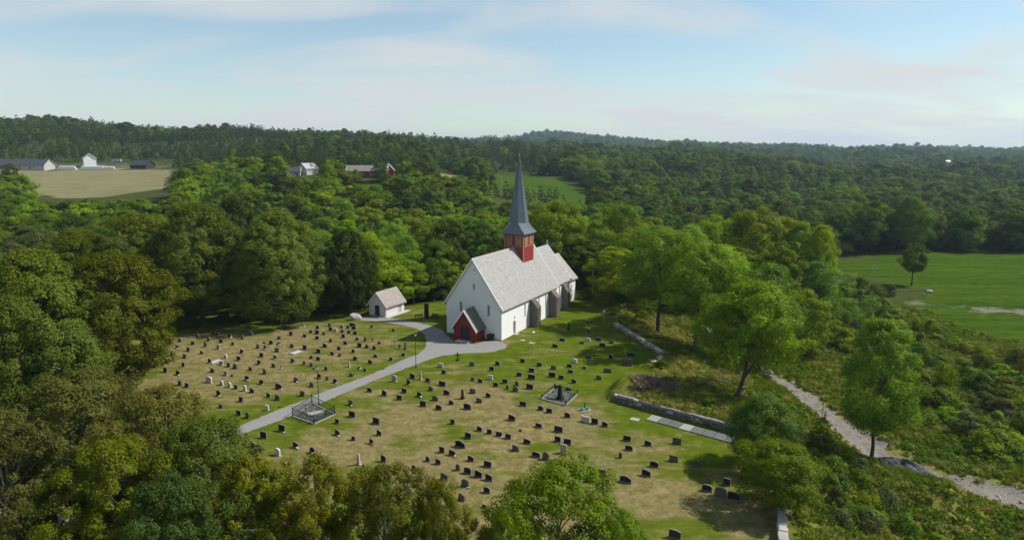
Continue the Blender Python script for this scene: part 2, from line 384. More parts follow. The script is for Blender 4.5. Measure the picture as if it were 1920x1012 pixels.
WALL_A, WALL_B = at(1150, 752), at(1385, 815)        # foot of the low retaining wall
UP_A, UP_B = at(1150, 612), at(1240, 668)            # rubble wall along the east edge
PLATEAU = [(-95, 25), (-95, 138), (-60, 141), (-24, 150), (2, 165), (24, 170), (29, 160), (24, 143), xy(UP_A), xy(UP_B), xy(at(1222, 700)), xy(at(1160, 742)), xy(WALL_A), xy(WALL_B), xy(at(1430, 850)), xy(at(1487, 960)), xy(at(1500, 1012)), (38, 25)]
TRACK = [at(1330, 612, -3.2), at(1375, 655, -3.8), at(1440, 698, -4.2), at(1530, 755, -4.6), at(1600, 812, -4.8), at(1680, 868, -5.0), at(1790, 905, -5.2), at(1930, 935, -5.4), at(2150, 975, -5.5)]
TRACK2 = [xy(p) for p in TRACK]
FIELD = [xy(at(px, py, -6)) for px, py in ((1555, 492), (1610, 482), (1700, 474), (1800, 471), (1930, 474), (2150, 476), (2200, 720), (1925, 645), (1860, 637), (1790, 612), (1725, 580), (1700, 563), (1745, 552), (1750, 543), (1640, 524), (1580, 510))]
GFIELD = [(-6, 480), (36, 440), (58, 446), (64, 520), (52, 600), (20, 640), (-12, 640), (-16, 560)]
HAY = [xy(at_d(px, py, d)) for px, py, d in ((40, 345, 455), (110, 372, 415), (230, 372, 420), (330, 360, 450), (335, 322, 585), (220, 319, 610), (95, 321, 600), (-40, 323, 590), (-60, 340, 480))]
FARM = [(-470, 592), (-312, 590), (-312, 632), (-340, 650), (-470, 650)]
BARN = [(-150, 385), (-60, 380), (-55, 420), (-150, 430)]
TANF = [xy(at_d(px, py, d)) for px, py, d in ((815, 328, 480), (865, 328, 480), (872, 316, 560), (820, 316, 560))]
MEAD = [xy(at_d(px, py, d)) for px, py, d in ((640, 376, 320), (700, 372, 330), (720, 335, 385), (640, 335, 385))]

CP = [(p.x, p.y, p.z) for p in TRACK] + [
    (-200, -60, 0), (0, -60, 0), (200, -60, -3), (-150, 60, -1), (-140, 140, -1), (60, 20, -3.5), (75, 40, -4.5), (110, 70, -5.5),
    (50, 70, -2.5), (62, 60, -4.0)]
CP += [tuple(at(px, py, z)) for px, py, z in ((1300, 690, -0.8), (1330, 655, -2.0), (1380, 745, -1.2), (1450, 760, -2.6), (1500, 850, -2.0), (1600, 950, -3.2), (1560, 1000, -2.6), (1700, 1000, -4.4), (1850, 990, -5.0),
                                         (1600, 490, -6), (1750, 475, -5.5), (1900, 478, -5), (1750, 550, -6), (1900, 620, -6.2), (1720, 590, -5.8), (1650, 620, -5.6), (1750, 700, -5.4), (1880, 760, -5.6), (1850, 840, -5.4), (1560, 620, -5.5), (1480, 600, -5.0), (2150, 560, -6), (2150, 800, -6))]
CP += [(20, 190, -3.5), (-20, 195, -3), (60, 185, -5), (-70, 175, -1.5), (-130, 190, -1), (-220, 220, 0), (0, 300, -8), (100, 300, -10), (-100, 260, -3), (200, 350, -12), (-200, 320, 1),
       (28, 450, -1), (66, 450, -2), (-10, 480, 1), (60, 640, 11), (-10, 660, 12), (20, 560, 5), (150, 480, -8), (300, 480, -12), (180, 260, -7), (260, 260, -6),
       (-87, 400, 18.5), (-130, 400, 18), (-70, 330, 10), (-110, 330, 9.5), (-60, 420, 18), (-150, 460, 22), (-60, 520, 15), (-200, 430, 11), (-300, 410, 6), (-260, 450, 8.5), (-330, 470, 9.5), (-380, 600, 17.5), (-300, 600, 17.6), (-460, 600, 17), (-420, 640, 19),
       (-300, 700, 27), (-500, 800, 44), (-700, 1000, 58), (-500, 1050, 52), (-250, 900, 44), (-150, 700, 34), (-120, 950, 33), (-50, 880, 24), (60, 850, 18), (200, 800, 16), (300, 800, 10), (350, 700, -5), (450, 700, -6), (200, 640, 4), (300, 620, -4), (600, 700, -8), (500, 500, -8),
       (-1000, 1500, 74), (-400, 1500, 50), (0, 1500, 30), (400, 1500, 12), (700, 1500, 10), (1100, 1500, 0), (600, 1050, -6), (900, 1100, -6), (400, 1000, 4), (800, 1800, 18), (1300, 1800, 6), (500, 1900, 24), (1600, 1500, 0), (1200, 900, -6), (800, 700, -6), (-1000, 700, 40), (-900, 300, 8), (-500, 300, 4), (-1600, 1200, 70), (600, 250, -7), (1000, 400, -6), (-400, 100, 0), (400, 60, -6),
       (-20, 3000, 48), (50, 3000, 76), (140, 3000, 102), (270, 3000, 92), (400, 3000, 68), (540, 3000, 46), (800, 3000, 34), (-200, 3000, 42), (-500, 3000, 44), (1300, 2800, 12), (2200, 2600, 4), (-1200, 3000, 84), (-2500, 2500, 80), (0, 2300, 34), (300, 2300, 30), (-700, 5200, 112), (0, 6200, 60), (2500, 6000, 26), (5000, 5000, 22), (-3000, 6000, 60), (-5000, 4000, 60), (-5000, 500, 20), (5000, 500, 10), (2500, 1500, 4), (4000, 2500, 8)]
CPA = np.array(CP)
def _fit():
    D = np.hypot(CPA[:, None, 0] - CPA[None, :, 0], CPA[:, None, 1] - CPA[None, :, 1]); n = len(CPA)
    A = np.zeros((n + 3, n + 3)); A[:n, :n] = -D + np.eye(n) * -0.8
    A[:n, n] = 1; A[:n, n + 1] = CPA[:, 0] / 1000; A[:n, n + 2] = CPA[:, 1] / 1000; A[n:, :n] = A[:n, n:].T
    return np.linalg.solve(A, np.r_[CPA[:, 2], 0, 0, 0])
RBF = _fit()
_rs = np.random.RandomState(5)
_ph = [(_rs.uniform(0, 6.28), _rs.uniform(0, 6.28), _rs.uniform(0, 6.28)) for _ in range(12)]
def wob(X, Y, s, k=0):
    """smooth value noise from a few waves, about -1..1"""
    o = 0
    for i in range(5):
        a, b, c = _ph[(i + k) % 12]; th = a; fr = s * (0.6 + 0.35 * i)
        o = o + np.sin((X * cos(th) + Y * sin(th)) * fr + b + 1.3 * np.sin((X * sin(th) - Y * cos(th)) * fr * 0.7 + c))
    return o / 3.2
wd = (WALL_B - WALL_A); wd2 = Vector((wd.x, wd.y)).normalized(); wnorm = Vector((-wd2.y, wd2.x))   # points away from the lawn (back)
WLEN = hypot(wd.x, wd.y)
def height(X, Y):
    X = np.asarray(X, float); Y = np.asarray(Y, float); shp = X.shape; x = X.ravel(); y = Y.ravel()
    z = np.empty(x.shape)
    for i in range(0, len(x), 20000):
        sl = slice(i, i + 20000)
        D = np.hypot(x[sl, None] - CPA[None, :, 0], y[sl, None] - CPA[None, :, 1])
        z[sl] = -D @ RBF[:len(CPA)] + RBF[-3] + RBF[-2] * x[sl] / 1000 + RBF[-1] * y[sl] / 1000
    r_ = np.hypot(x, y)
    z += wob(x, y, 0.05) * np.clip((r_ - 60) / 400, 0.0, 1.0) * 1.2 + wob(x, y, 0.35, 3) * 0.18
    z += (wob(x, y, 0.009, 5) * 9 + wob(x, y, 0.021, 8) * 6) * np.clip((r_ - 600) / 700, 0, 1)
    s = sdf_poly(x, y, PLATEAU)
    z = z * sstep(0.0, 11.0, s)
    # ground heaped up behind the low wall
    u = (x - WALL_A.x) * wd2.x + (y - WALL_A.y) * wd2.y; v = (x - WALL_A.x) * wnorm.x + (y - WALL_A.y) * wnorm.y
    m = sstep(0.25, 0.75, v) * (1 - sstep(4.5, 13, v)) * sstep(-2.5, 0.0, u + 0.25 * v) * (1 - sstep(WLEN - 1, WLEN + 4, u))
    z += m * (1.05 + 0.9 * sstep(1, 4, v) * (1 - sstep(3, 11, u)))
    # heaps along the track cutting
    dt = dist_line(x, y, TRACK2)
    z -= (1 - sstep(1.5, 5.0, dt)) * 0.5
    return z.reshape(shp)
def hz(x, y): return float(height(np.array([x]), np.array([y]))[0])

def axis(dense_a, dense_b, step, lo, hi, g):
    a = list(np.arange(dense_a, dense_b + 1e-6, step)); s = step; p = a[-1]
    while p < hi: s *= g; p += s; a.append(p)
    s = step; p = a[0]; b = []
    while p > lo: s *= g; p -= s; b.append(p)
    return np.array(b[::-1] + a)
gx = axis(-70, 75, 0.5, -6200, 6200, 1.055); gy = axis(45, 165, 0.5, -300, 6800, 1.05)
GX, GY = np.meshgrid(gx, gy); GZ = height(GX, GY)
def zones(X, Y):
    sp = sdf_poly(X, Y, PLATEAU)
    on = 1 - sstep(-0.5, 1.5, sp)
    dry = np.zeros_like(X)
    def blob(px, py, rx, ry, v):
        c = at(px, py); a = radians(-28)
        dx = X - c.x; dy = Y - c.y; ux = dx * cos(a) - dy * sin(a); uy = dx * sin(a) + dy * cos(a)
        return v * np.exp(-((ux / rx) ** 2 + (uy / ry) ** 2))
    for b in ((460, 660, 20, 15, .95), (560, 640, 15, 12, .9), (360, 720, 17, 12, .75), (690, 640, 8, 8, .5), (640, 665, 10, 8, .7), (520, 720, 14, 8, .7), (320, 650, 14, 10, .6), (860, 760, 12, 9, 1.0), (740, 790, 11, 8, 1.0), (700, 730, 8, 6, .6), (1000, 800, 12, 9, 1.0), (880, 860, 12, 8, .9), (1130, 830, 9, 8, .7),
              (1230, 920, 12, 7, .85), (620, 850, 10, 7, .9), (960, 960, 12, 8, .8), (1340, 900, 9, 5, .45), (870, 690, 6, 3, .4), (1040, 740, 5, 4, .35), (1000, 880, 12, 8, .6), (1390, 960, 8, 5, .6), (1160, 770, 3, 2, .5), (1160, 588, 5, 4, .35), (945, 642, 2.5, 2, .7), (975, 625, 2, 4, .6), (500, 900, 14, 10, .7)):
        dry = np.maximum(dry, blob(*b))
    for b in ((640, 800, 3.5, 1.5, .8), (560, 790, 4, 2, .75), (800, 740, 2.5, 1.2, .6), (1230, 790, 9, 3, .9), (1010, 835, 2.2, 1.4, .6), (1300, 870, 7, 3, .35), (600, 745, 10, 2.0, .55), (500, 790, 10, 2.2, .6), (850, 800, 2, 14, .45), (960, 735, 1.6, 10, .4), (1180, 720, 6, 8, .8)):
        dry = dry - blob(*b)
    dry = np.clip(dry, 0, 1) * 1.02
    dt = dist_line(X, Y, TRACK2)
    along = np.clip((120 - Y) / 45, 0, 1)
    dirt = 1 - sstep(0.4 + 1.0 * along, 2.7 + 3.4 * along, dt + wob(X, Y, 0.5) * 0.9 + wob(X, Y, 1.3, 6) * 0.7)
    pf = at(1890, 583, -6); dx = X - pf.x; dy = Y - pf.y
    dirt = np.maximum(dirt, 0.85 * np.exp(-((dx / 13) ** 2 + ((dy + dx * 0.35 + wob(X, Y, .25, 9) * 2.5) / 4.5) ** 2)) + 0.25 * np.exp(-((dx / 22) ** 2 + ((dy + dx * 0.2) / 9) ** 2)) * wob(X, Y, .6, 3))
    pp = at(1722, 566, -6); dirt = np.maximum(dirt, 0.7 * np.exp(-(((X - pp.x) / 5) ** 2 + ((Y - pp.y) / 3) ** 2)))
    dirt = np.maximum(dirt, (1 - sstep(-3, 6, sdf_poly(X, Y, FARM))) * 0.5)
    hay = np.maximum(1 - sstep(-2, 2, sdf_poly(X, Y, HAY) + wob(X, Y, .05) * 6), 1 - sstep(-2, 2, sdf_poly(X, Y, TANF)))
    field = np.maximum(1 - sstep(-0.8, 0.8, sdf_poly(X, Y, FIELD) + wob(X, Y, .2) * 1.2), 1 - sstep(-3, 3, sdf_poly(X, Y, GFIELD) + wob(X, Y, .06, 2) * 5))
    rough_m = 0; field = np.maximum(field, 0.9 * (1 - sstep(-3, 3, sdf_poly(X, Y, MEAD) + wob(X, Y, .12, 4) * 3)))
    field = np.maximum(field, 0.8 * (1 - sstep(-1.0, -0.8, wob(X, Y, .03, 7))) * sstep(520, 560, Y))
    rough = (1 - on) * np.where((X > 15) & (Y < 175), 1.0, 0.0); rough = np.maximum(rough, rough_m)
    wood = np.clip(1 - on - rough - field - hay, 0, 1) * np.where((Y > 140) | (X < -60), 1.0, 0.4)
    wood = np.maximum(wood, (1 - sstep(6, 14, np.hypot((X + 62) / 1.6, Y - 108))) * .0)
    return dry * on, dirt, hay, rough, field, wood
ZN = zones(GX, GY)
ny, nx = GX.shape
V = np.c_[GX.ravel(), GY.ravel(), GZ.ravel()]
ii = (np.arange(ny - 1)[:, None] * nx + np.arange(nx - 1)[None, :]).ravel()
Q = np.c_[ii, ii + 1, ii + nx + 1, ii + nx]
me = np_mesh('ground', V, Q, ['turf'], smooth=True)
for nm, k in (('zone_a', 0), ('zone_b', 3)):
    ca = me.attributes.new(nm, 'FLOAT_COLOR', 'POINT')
    ca.data.foreach_set('color', np.c_[ZN[k].ravel(), ZN[k + 1].ravel(), ZN[k + 2].ravel(), np.ones(V.shape[0])].astype(np.float32).ravel())
g_o = link(bpy.data.objects.new('ground', me)); tag(g_o, kind='structure')

# gravel path and forecourt
def sheet(name, pts, z, mat, step=0.5, jit=0.07, zfun=None):
    P = []
    n = len(pts)
    for i in range(n):
        a = Vector((*pts[i][:2], 0)); b = Vector((*pts[(i + 1) % n][:2], 0)); k = max(1, int((b - a).length / step))
        for j in range(k):
            q = a.lerp(b, j / k); P.append((q.x + R.uniform(-jit, jit), q.y + R.uniform(-jit, jit), z))
    tris = [t_ if (Vector(P[t_[1]]) - Vector(P[t_[0]])).cross(Vector(P[t_[2]]) - Vector(P[t_[0]])).z > 0 else t_[::-1] for t_ in map(tuple, tessellate_polygon([[Vector(p) for p in P]]))]
    m_ = bpy.data.meshes.new(name); m_.from_pydata(P, [], tris); m_.materials.append(M[mat])
    o = link(bpy.data.objects.new(name, m_)); tag(o, kind='structure'); return o
path_px = [(330, 862), (405, 834), (443, 817), (548, 779), (640, 739), (700, 714), (751, 694), (804, 674), (828, 667), (868, 662), (922, 660), (947, 653), (951, 648), (944, 642), (925, 637), (905, 640), (890, 645), (850, 640), (838, 628), (828, 618), (812, 611), (780, 604), (750, 599), (727, 595), (700, 592), (668, 594), (655, 598), (690, 601), (722, 604), (760, 610), (785, 617), (797, 628), (800, 640), (797, 653), (785, 663), (751, 676), (700, 700), (613, 732), (524, 767), (436, 803), (395, 818), (330, 842)]
sheet('gravel_path', [at(*p) for p in path_px], 0.008, 'gravel', .4, .11)

# ------------------------------------------------------------------ haze
hb = MB().box(-6150, 6150, -280, 6750, float(GZ.min()) - 1.0, max(float(GZ.max()) + 24, 140))
hme = hb.mesh('haze', 'iron'); hme.materials.clear()
hm, ht = new_mat('haze'); hq = NT(ht); pv = hq.n('ShaderNodeVolumePrincipled')
pv.inputs['Color'].default_value = (0.60, 0.78, 0.98, 1); pv.inputs['Density'].default_value = 0.00009; pv.inputs['Anisotropy'].default_value = 0.25
ht.links.new(pv.outputs[0], hq.n('ShaderNodeOutputMaterial').inputs['Volume']); hme.materials.append(hm)
ho = link(bpy.data.objects.new('haze', hme)); tag(ho, 'thin pale haze lying over the whole valley', kind='stuff')


# ------------------------------------------------------------------ church
CH_ROT = radians(90 - 28.15); CH_O = Vector((-1.98, 122.49, 0))
def ch_world(x, y): return CH_O + Vector((x * cos(CH_ROT) - y * sin(CH_ROT), x * sin(CH_ROT) + y * cos(CH_ROT), 0))

def arch(u, z0, z1, w_, k=5):
    """outline of a round-headed opening, width w_, from z0 to z1"""
    r = w_ / 2; pts = [(u - r, z0), (u + r, z0), (u + r, z1 - r)]
    for i in range(1, k): a = pi * i / k; pts.append((u + r * cos(a), z1 - r + r * sin(a)))
    return pts + [(u - r, z1 - r)]
def panel(mb, outline, holes, to3, depth):
    """flat wall with real openings; to3(u, z, d) maps wall coordinates (d = depth into the wall)"""
    loops = [[Vector((u, z, 0)) for u, z in outline]] + [[Vector((u, z, 0)) for u, z in h] for h in holes]
    flat = [p for l in loops for p in l]
    tris = tessellate_polygon(loops)
    mb.add([to3(p.x, p.y, 0) for p in flat], [tuple(t_) for t_ in tris])
    for h in holes:
        n = len(h); mb.add([to3(u, z, 0) for u, z in h] + [to3(u, z, depth) for u, z in h], [(i, (i + 1) % n, (i + 1) % n + n, i + n) for i in range(n)])
def window(parent, hole, to3, depth, frame='white_wood', name='window'):
    n = len(hole); cu = sum(u for u, z in hole) / n; cz = sum(z for u, z in hole) / n
    inn = [(cu + (u - cu) * 0.72, cz + (z - cz) * 0.94) for u, z in hole]
    mb = MB(); mb.add([to3(u, z, depth - .06) for u, z in hole] + [to3(u, z, depth - .06) for u, z in inn] + [to3(u, z, depth) for u, z in inn],
                      [(i, (i + 1) % n, (i + 1) % n + n, i + n) for i in range(n)] + [(i + n, (i + 1) % n + n, (i + 1) % n + 2 * n, i + 2 * n) for i in range(n)])
    o = mb.build(name, frame, parent)
    MB().add([to3(u, z, depth - .02) for u, z in inn], [tuple(range(n))]).build('pane', 'glass_dark', o)
    return o
def slates(name, parent, o, u, v, U, Vn, mat, cu=0.34, cv=0.29, seed=1, clip=None, lift=0.022):
    """overlapping slates laid in courses on a roof slope; o eave corner, u along the eave, v up the slope"""
    rr = random.Random(seed); o = Vector(o); u = Vector(u).normalized(); v = Vector(v).normalized(); n = u.cross(v).normalized()
    if n.z < 0: n = -n
    mb = MB(); rows = int(Vn / cv)
    for i in range(rows):
        x = -rr.uniform(0, cu)
        tone = rr.uniform(-.08, .08)
        while x < U:
            w_ = cu * rr.uniform(0.75, 1.3); a = max(x, 0); b = min(x + w_ - .015, U); x += w_
            if b - a < .06: continue
            y0 = i * cv - rr.uniform(0, .05); y1 = min(i * cv + cv * 1.06, Vn); th = lift + rr.uniform(.0, .03)
            if clip and not clip((a + b) / 2, (y0 + y1) / 2): continue
            p = [o + u * a + v * y0 + n * th, o + u * b + v * y0 + n * (th + rr.uniform(-.008, .008)), o + u * b + v * y1 + n * .006, o + u * a + v * y1 + n * .006, o + u * a + v * y0, o + u * b + v * y0]
            mb.add(p, [(0, 1, 2, 3), (4, 5, 1, 0)], min(1, max(0, rr.gauss(.5, .2) + tone)))
    me_ = bpy.data.meshes.new(name); me_.from_pydata(mb.v, [], mb.f); me_.materials.append(M[mat])
    at_ = me_.attributes.new('tint', 'FLOAT', 'FACE'); at_.data.foreach_set('value', mb.t)
    ob = link(bpy.data.objects.new(name, me_), parent); tag(ob, kind='stuff'); return ob
def gable_roof(parent, x0, x1, yc, half, ze, zr, mat, ov=0.45, seed=1, trim='white_wood', west_board=True, east_board=True, cu=.34, cv=.29, tr=.11):
    """roof deck, slate courses on both slopes, ridge cap, verge boards; eaves at yc +- (half+ov)"""
    k = (zr - ze) / half; zo = ze - k * ov; H2 = half + ov
    deck = MB().prism([(yc - H2, zo), (yc, zr), (yc + H2, zo), (yc + H2, zo - .22), (yc, zr - .24), (yc - H2, zo - .22)], 'x', x0, x1).build('roof', mat, parent)
    Ls = hypot(H2, zr - zo)
    slates('slates', deck, (x0, yc - H2, zo + .012), (1, 0, 0), (0, H2, zr - zo), x1 - x0, Ls, mat, cu, cv, seed)
    slates('slates', deck, (x0, yc + H2, zo + .012), (1, 0, 0), (0, -H2, zr - zo), x1 - x0, Ls, mat, cu, cv, seed + 1)
    MB().prism([(yc - .2, zr - .2 * k + .06), (yc, zr + .09), (yc + .2, zr - .2 * k + .06), (yc, zr - .02)], 'x', x0 - .02, x1 + .02).build('ridge_cap', mat, deck)
    for on, xx in ((west_board, x0), (east_board, x1)):
        if not on: continue
        sgn = -1 if xx == x0 else 1
        for s in (-1, 1):
            mb = MB(); y0, y1 = yc + s * (H2 + .05), yc
            q = [(y0, zo - .30), (y1, zr - .30), (y1, zr + .085), (y0, zo + .06)]
            mb.prism(q, 'x', xx + sgn * .003, xx + sgn * (.003 + tr)); mb.build('verge_board', trim, deck)
    return deck

church = empty('church', CH_O, CH_ROT)
tag(church, 'white medieval stone church with grey slate roof and tall blue-grey spire', 'church')
W_, NL, ZE, ZR = 12.45, 25.2, 6.55, 15.35
YC = W_ / 2
so3 = lambda y: (lambda u, z, d: (u, y + d, z))
we3 = lambda x: (lambda u, z, d: (x + d, u, z))
# nave
s_holes = [arch(9.8, 2.45, 5.3, .62), arch(16.2, 2.6, 5.3, .55), arch(19.6, 2.35, 5.3, .62)]
door_h = arch(5.2, 0.02, 2.75, 1.15)
niche = arch(5.35, 2.95, 3.65, .5)
w_holes = [arch(9.1, 4.55, 6.65, .55), arch(2.88, 4.4, 6.65, .55), arch(6.12, 9.2, 10.45, .45), arch(5.97, 12.94, 13.45, .3)]
nave = MB()
panel(nave, [(0, -.4), (NL, -.4), (NL, ZE), (0, ZE)], s_holes + [door_h, niche], so3(0), .42)
panel(nave, [(0, -.4), (W_, -.4), (W_, ZE), (YC, ZR - .25), (0, ZE)], w_holes, we3(0), .42)
nave.add([(0, W_, -.4), (NL, W_, -.4), (NL, W_, ZE), (0, W_, ZE)], [(0, 1, 2, 3)])
nave.add([(NL, 0, -.4), (NL, W_, -.4), (NL, W_, ZE), (NL, YC, ZR - .25), (NL, 0, ZE)], [(0, 1, 2, 3, 4)])
nv = nave.build('nave_wall', 'white_wall', church)
for h in s_holes: window(nv, h, so3(0), .42)
for h in w_holes: window(nv, h, we3(0), .42)
sdoor = MB(); sdoor.add([(u, .38, z) for u, z in door_h], [tuple(range(len(door_h)))]); sdoor = sdoor.build('side_door', 'grey_wood', church)
MB().add([(u, .38, z) for u, z in niche], [tuple(range(len(niche)))]).build('door_niche', 'stone_grey', church)
for i in range(5): MB().box(4.66 + i * .22, 4.66 + i * .22 + .17, .33, .375, .05, 2.2).build('plank', 'grey_wood', sdoor)
MB().box(5.45, 5.53, .27, .325, 1.02, 1.2).build('handle', 'iron', sdoor)
MB().box(4.5, 5.9, -.75, -.01, 0.012, .14).build('door_step', 'stone_light', church)
gable_roof(church, -.3, NL + .25, YC, YC, ZE, ZR, 'slate_pale', seed=3)
# chancel and sacristy, each narrower and lower
def block(x0, x1, y0, y1, ze, zr, holes, seed, nm):
    mb = MB(); yc = (y0 + y1) / 2
    panel(mb, [(x0, -.4), (x1, -.4), (x1, ze), (x0, ze)], holes, so3(y0), .4)
    mb.add([(x0, y1, -.4), (x1, y1, -.4), (x1, y1, ze), (x0, y1, ze)], [(0, 1, 2, 3)])
    mb.add([(x1, y0, -.4), (x1, y1, -.4), (x1, y1, ze), (x1, yc, zr - .25), (x1, y0, ze)], [(0, 1, 2, 3, 4)])
    o = mb.build(nm, 'white_wall', church)
    for h in holes: window(o, h, so3(y0), .4)
    return gable_roof(church, x0 + .02, x1 + .3, yc, (y1 - y0) / 2, ze, zr, 'slate_pale', ov=.4, seed=seed, west_board=False)
block(NL + .3, 33.2, .35, 12.1, 6.6, 13.75, [arch(27.6, 2.95, 5.6, .6), arch(31.6, 2.95, 5.6, .55)], 9, 'chancel_wall')
block(33.55, 39.2, 1.4, 11.05, 5.75, 10.9, [arch(36.6, 2.2, 4.3, .55)], 15, 'sacristy_wall')
mb = MB(); mb.box(33.1, 33.3, YC - .1, YC + .1, 13.8, 14.9); mb.box(33.12, 33.28, YC - .35, YC + .35, 14.35, 14.52); mb.build('gable_cross', 'stone_light', church)
# buttresses of brown rubble
def buttress(x0, x1, yo, y_in, zt, zo, seed):
    core = MB().prism([(y_in, -.3), (yo + .10, -.3), (yo + .12, zo - .10), (y_in, zt - .10)], 'x', x0 + .09, x1 - .09).build('buttress', 'mortar', church)
    rr = random.Random(seed); mb = MB()
    def top(y): return zo + (zt - zo) * (y - yo) / (y_in - yo)
    z = -.2
    while z < zt:
        hgt = rr.uniform(.30, .46)
        for face in ('w', 'e', 's'):
            a, b = ((yo, y_in) if face in 'we' else (x0, x1)); c = a - rr.uniform(0, .2)
            while c < b:
                l = rr.uniform(.35, .72); c0, c1 = max(c, a) + .045, min(c + l, b) - .045; c += l
                if c1 - c0 < .1: continue
                zt_ = z + hgt - .09
                if face in 'we' and zt_ > top((c0 + c1) / 2): continue
                if face == 's' and zt_ > zo: continue
                pr = rr.uniform(.0, .06)
                if face == 'w': mb.box(x0 - pr, x0 + .12, c0, c1, z, zt_)
                elif face == 'e': mb.box(x1 - .12, x1 + pr, c0, c1, z, zt_)
                else: mb.box(c0, c1, yo - pr, yo + .14, z, zt_)
        z += hgt
    # capping stones down the slope
    n = 7
    for i in range(n):
        ya, yb = yo + (y_in - yo) * i / n, yo + (y_in - yo) * (i + .94) / n
        mb.prism([(ya, top(ya) - .12), (yb, top(yb) - .12), (yb, top(yb) + .05 + rr.uniform(0, .05)), (ya, top(ya) + .06)], 'x', x0 - .03 - rr.uniform(0, .05), x1 + .03 + rr.uniform(0, .05))
    st = mb.build('stonework', 'stone_brown', core); tag(st, kind='stuff')
buttress(11.8, 13.5, -1.8, -.003, 6.1, 4.0, 1); buttress(21.0, 22.8, -1.9, -.003, 6.2, 4.4, 2); buttress(28.9, 30.2, -1.1, .34, 5.9, 4.0, 3)
# porch
px0, py0, py1, pze, pzr = -3.3, 3.75, 8.5, 2.75, 6.0; pyc = (py0 + py1) / 2
pm = MB(); dh = [(pyc - 1.05, .02), (pyc + 1.05, .02), (pyc + 1.05, 2.3), (pyc + .6, 2.85), (pyc - .6, 2.85), (pyc - 1.05, 2.3)]
panel(pm, [(py0, -.1), (py1, -.1), (py1, pze), (pyc, pzr - .2), (py0, pze)], [dh], we3(px0), .25)
wh = [[(-2.3, 1.5), (-.6, 1.5), (-.6, 2.3), (-2.3, 2.3)]]
panel(pm, [(px0, -.1), (0, -.1), (0, pze), (px0, pze)], wh, so3(py0), .15)
pm.add([(px0, py1, -.1), (0, py1, -.1), (0, py1, pze), (px0, py1, pze)], [(0, 1, 2, 3)])
y = py0 + .15
while y < py1:
    if abs(y - pyc) > 1.1:
        zt_ = pze + (pzr - .25 - pze) * (1 - abs(y - pyc) / (pyc - py0)); pm.box(px0 - .03, px0 + .01, y - .03, y + .03, 0, zt_)
    y += .32
for i in range(10):
    x = px0 + .15 + i * .33
    if not -2.4 < x < -.5: pm.box(x - .03, x + .03, py0 - .03, py0 + .01, 0, pze)
porch = pm.build('porch', 'red_wood', church)
pd = MB().add([(px0 + .22, u, z) for u, z in dh], [tuple(range(6))]).build('porch_door', 'door_green', church)
MB().box(px0 + .17, px0 + .215, pyc - .02, pyc + .02, .03, 2.84).build('door_joint', 'dark_wood', pd)
MB().box(px0 + .12, px0 + .20, pyc + .10, pyc + .16, 1.0, 1.2).build('handle', 'iron', pd)
window(porch, wh[0], so3(py0), .15, 'red_wood')
for s in (py0 - .04, py1 + .04): MB().box(px0 - .05, px0 + .12, s - .07, s + .07, 0, pze - .1).build('corner_board', 'red_wood', porch)
gable_roof(church, px0 - .45, -.02, pyc, (py1 - py0) / 2, pze, pzr, 'slate_green', ov=.42, seed=31, east_board=False, cu=.3, cv=.26)
MB().box(px0 - 1.5, px0 - .05, pyc - 1.5, pyc + 1.5, .012, .11).build('porch_step', 'concrete', church)
# ridge turret with spire
tx0, tx1, ty0, ty1, tz0, tz1 = 16.7, 21.4, 3.95, 8.55, 10.5, 18.25
tcx, tcy = (tx0 + tx1) / 2, (ty0 + ty1) / 2
tur = MB().box(tx0, tx1, ty0, ty1, tz0, tz1).build('turret', 'red_wood', church)
for x in (tx0, tx1):
    for y in (ty0, ty1):
        sx, sy = (-1 if x == tx0 else 1), (-1 if y == ty0 else 1)
        MB().box(min(x - sx * .16, x + sx * .05), max(x - sx * .16, x + sx * .05), min(y - sy * .16, y + sy * .05), max(y - sy * .16, y + sy * .05), tz0, tz1 - .02).build('corner_board', 'trim_ochre', tur)
def louvre(face, c):
    mb = MB(); z0, z1, hw = 15.75, 17.85, .52
    def q(mbx, a, b, z_0, z_1, o0, o1):
        if face == 's': mbx.box(a, b, ty0 - o1, ty0 - o0, z_0, z_1)
        if face == 'n': mbx.box(a, b, ty1 + o0, ty1 + o1, z_0, z_1)
        if face == 'w': mbx.box(tx0 - o1, tx0 - o0, a, b, z_0, z_1)
        if face == 'e': mbx.box(tx1 + o0, tx1 + o1, a, b, z_0, z_1)
    q(mb, c - hw, c + hw, z0, z1, .003, .05); sh = mb.build('sound_shutter', 'ochre_wood', tur)
    m2 = MB()
    for s in (-1, 1): q(m2, c + s * (hw + .09) - .07, c + s * (hw + .09) + .07, z0 - .1, z1 + .1, .003, .08)
    m2.build('shutter_frame', 'trim_ochre', sh)
    m3 = MB(); q(m3, c - .13, c + .13, z1 - .55, z1 - .3, .053, .07); m3.build('sound_hole', 'dark_wood', sh)
for fc, cs in (('s', (17.95, 20.15)), ('n', (17.95, 20.15)), ('w', (5.15, 7.35)), ('e', (5.15, 7.35))):
    for c in cs: louvre(fc, c)
mb = MB()
for y in (ty0 - .045, ty1 + .005): mb.box(tx0 + .17, tx1 - .17, y, y + .04, 15.45, 15.58)
for x in (tx0 - .045, tx1 + .005): mb.box(x, x + .04, ty0 + .17, ty1 - .17, 15.45, 15.58)
mb.build('band', 'trim_ochre', tur)
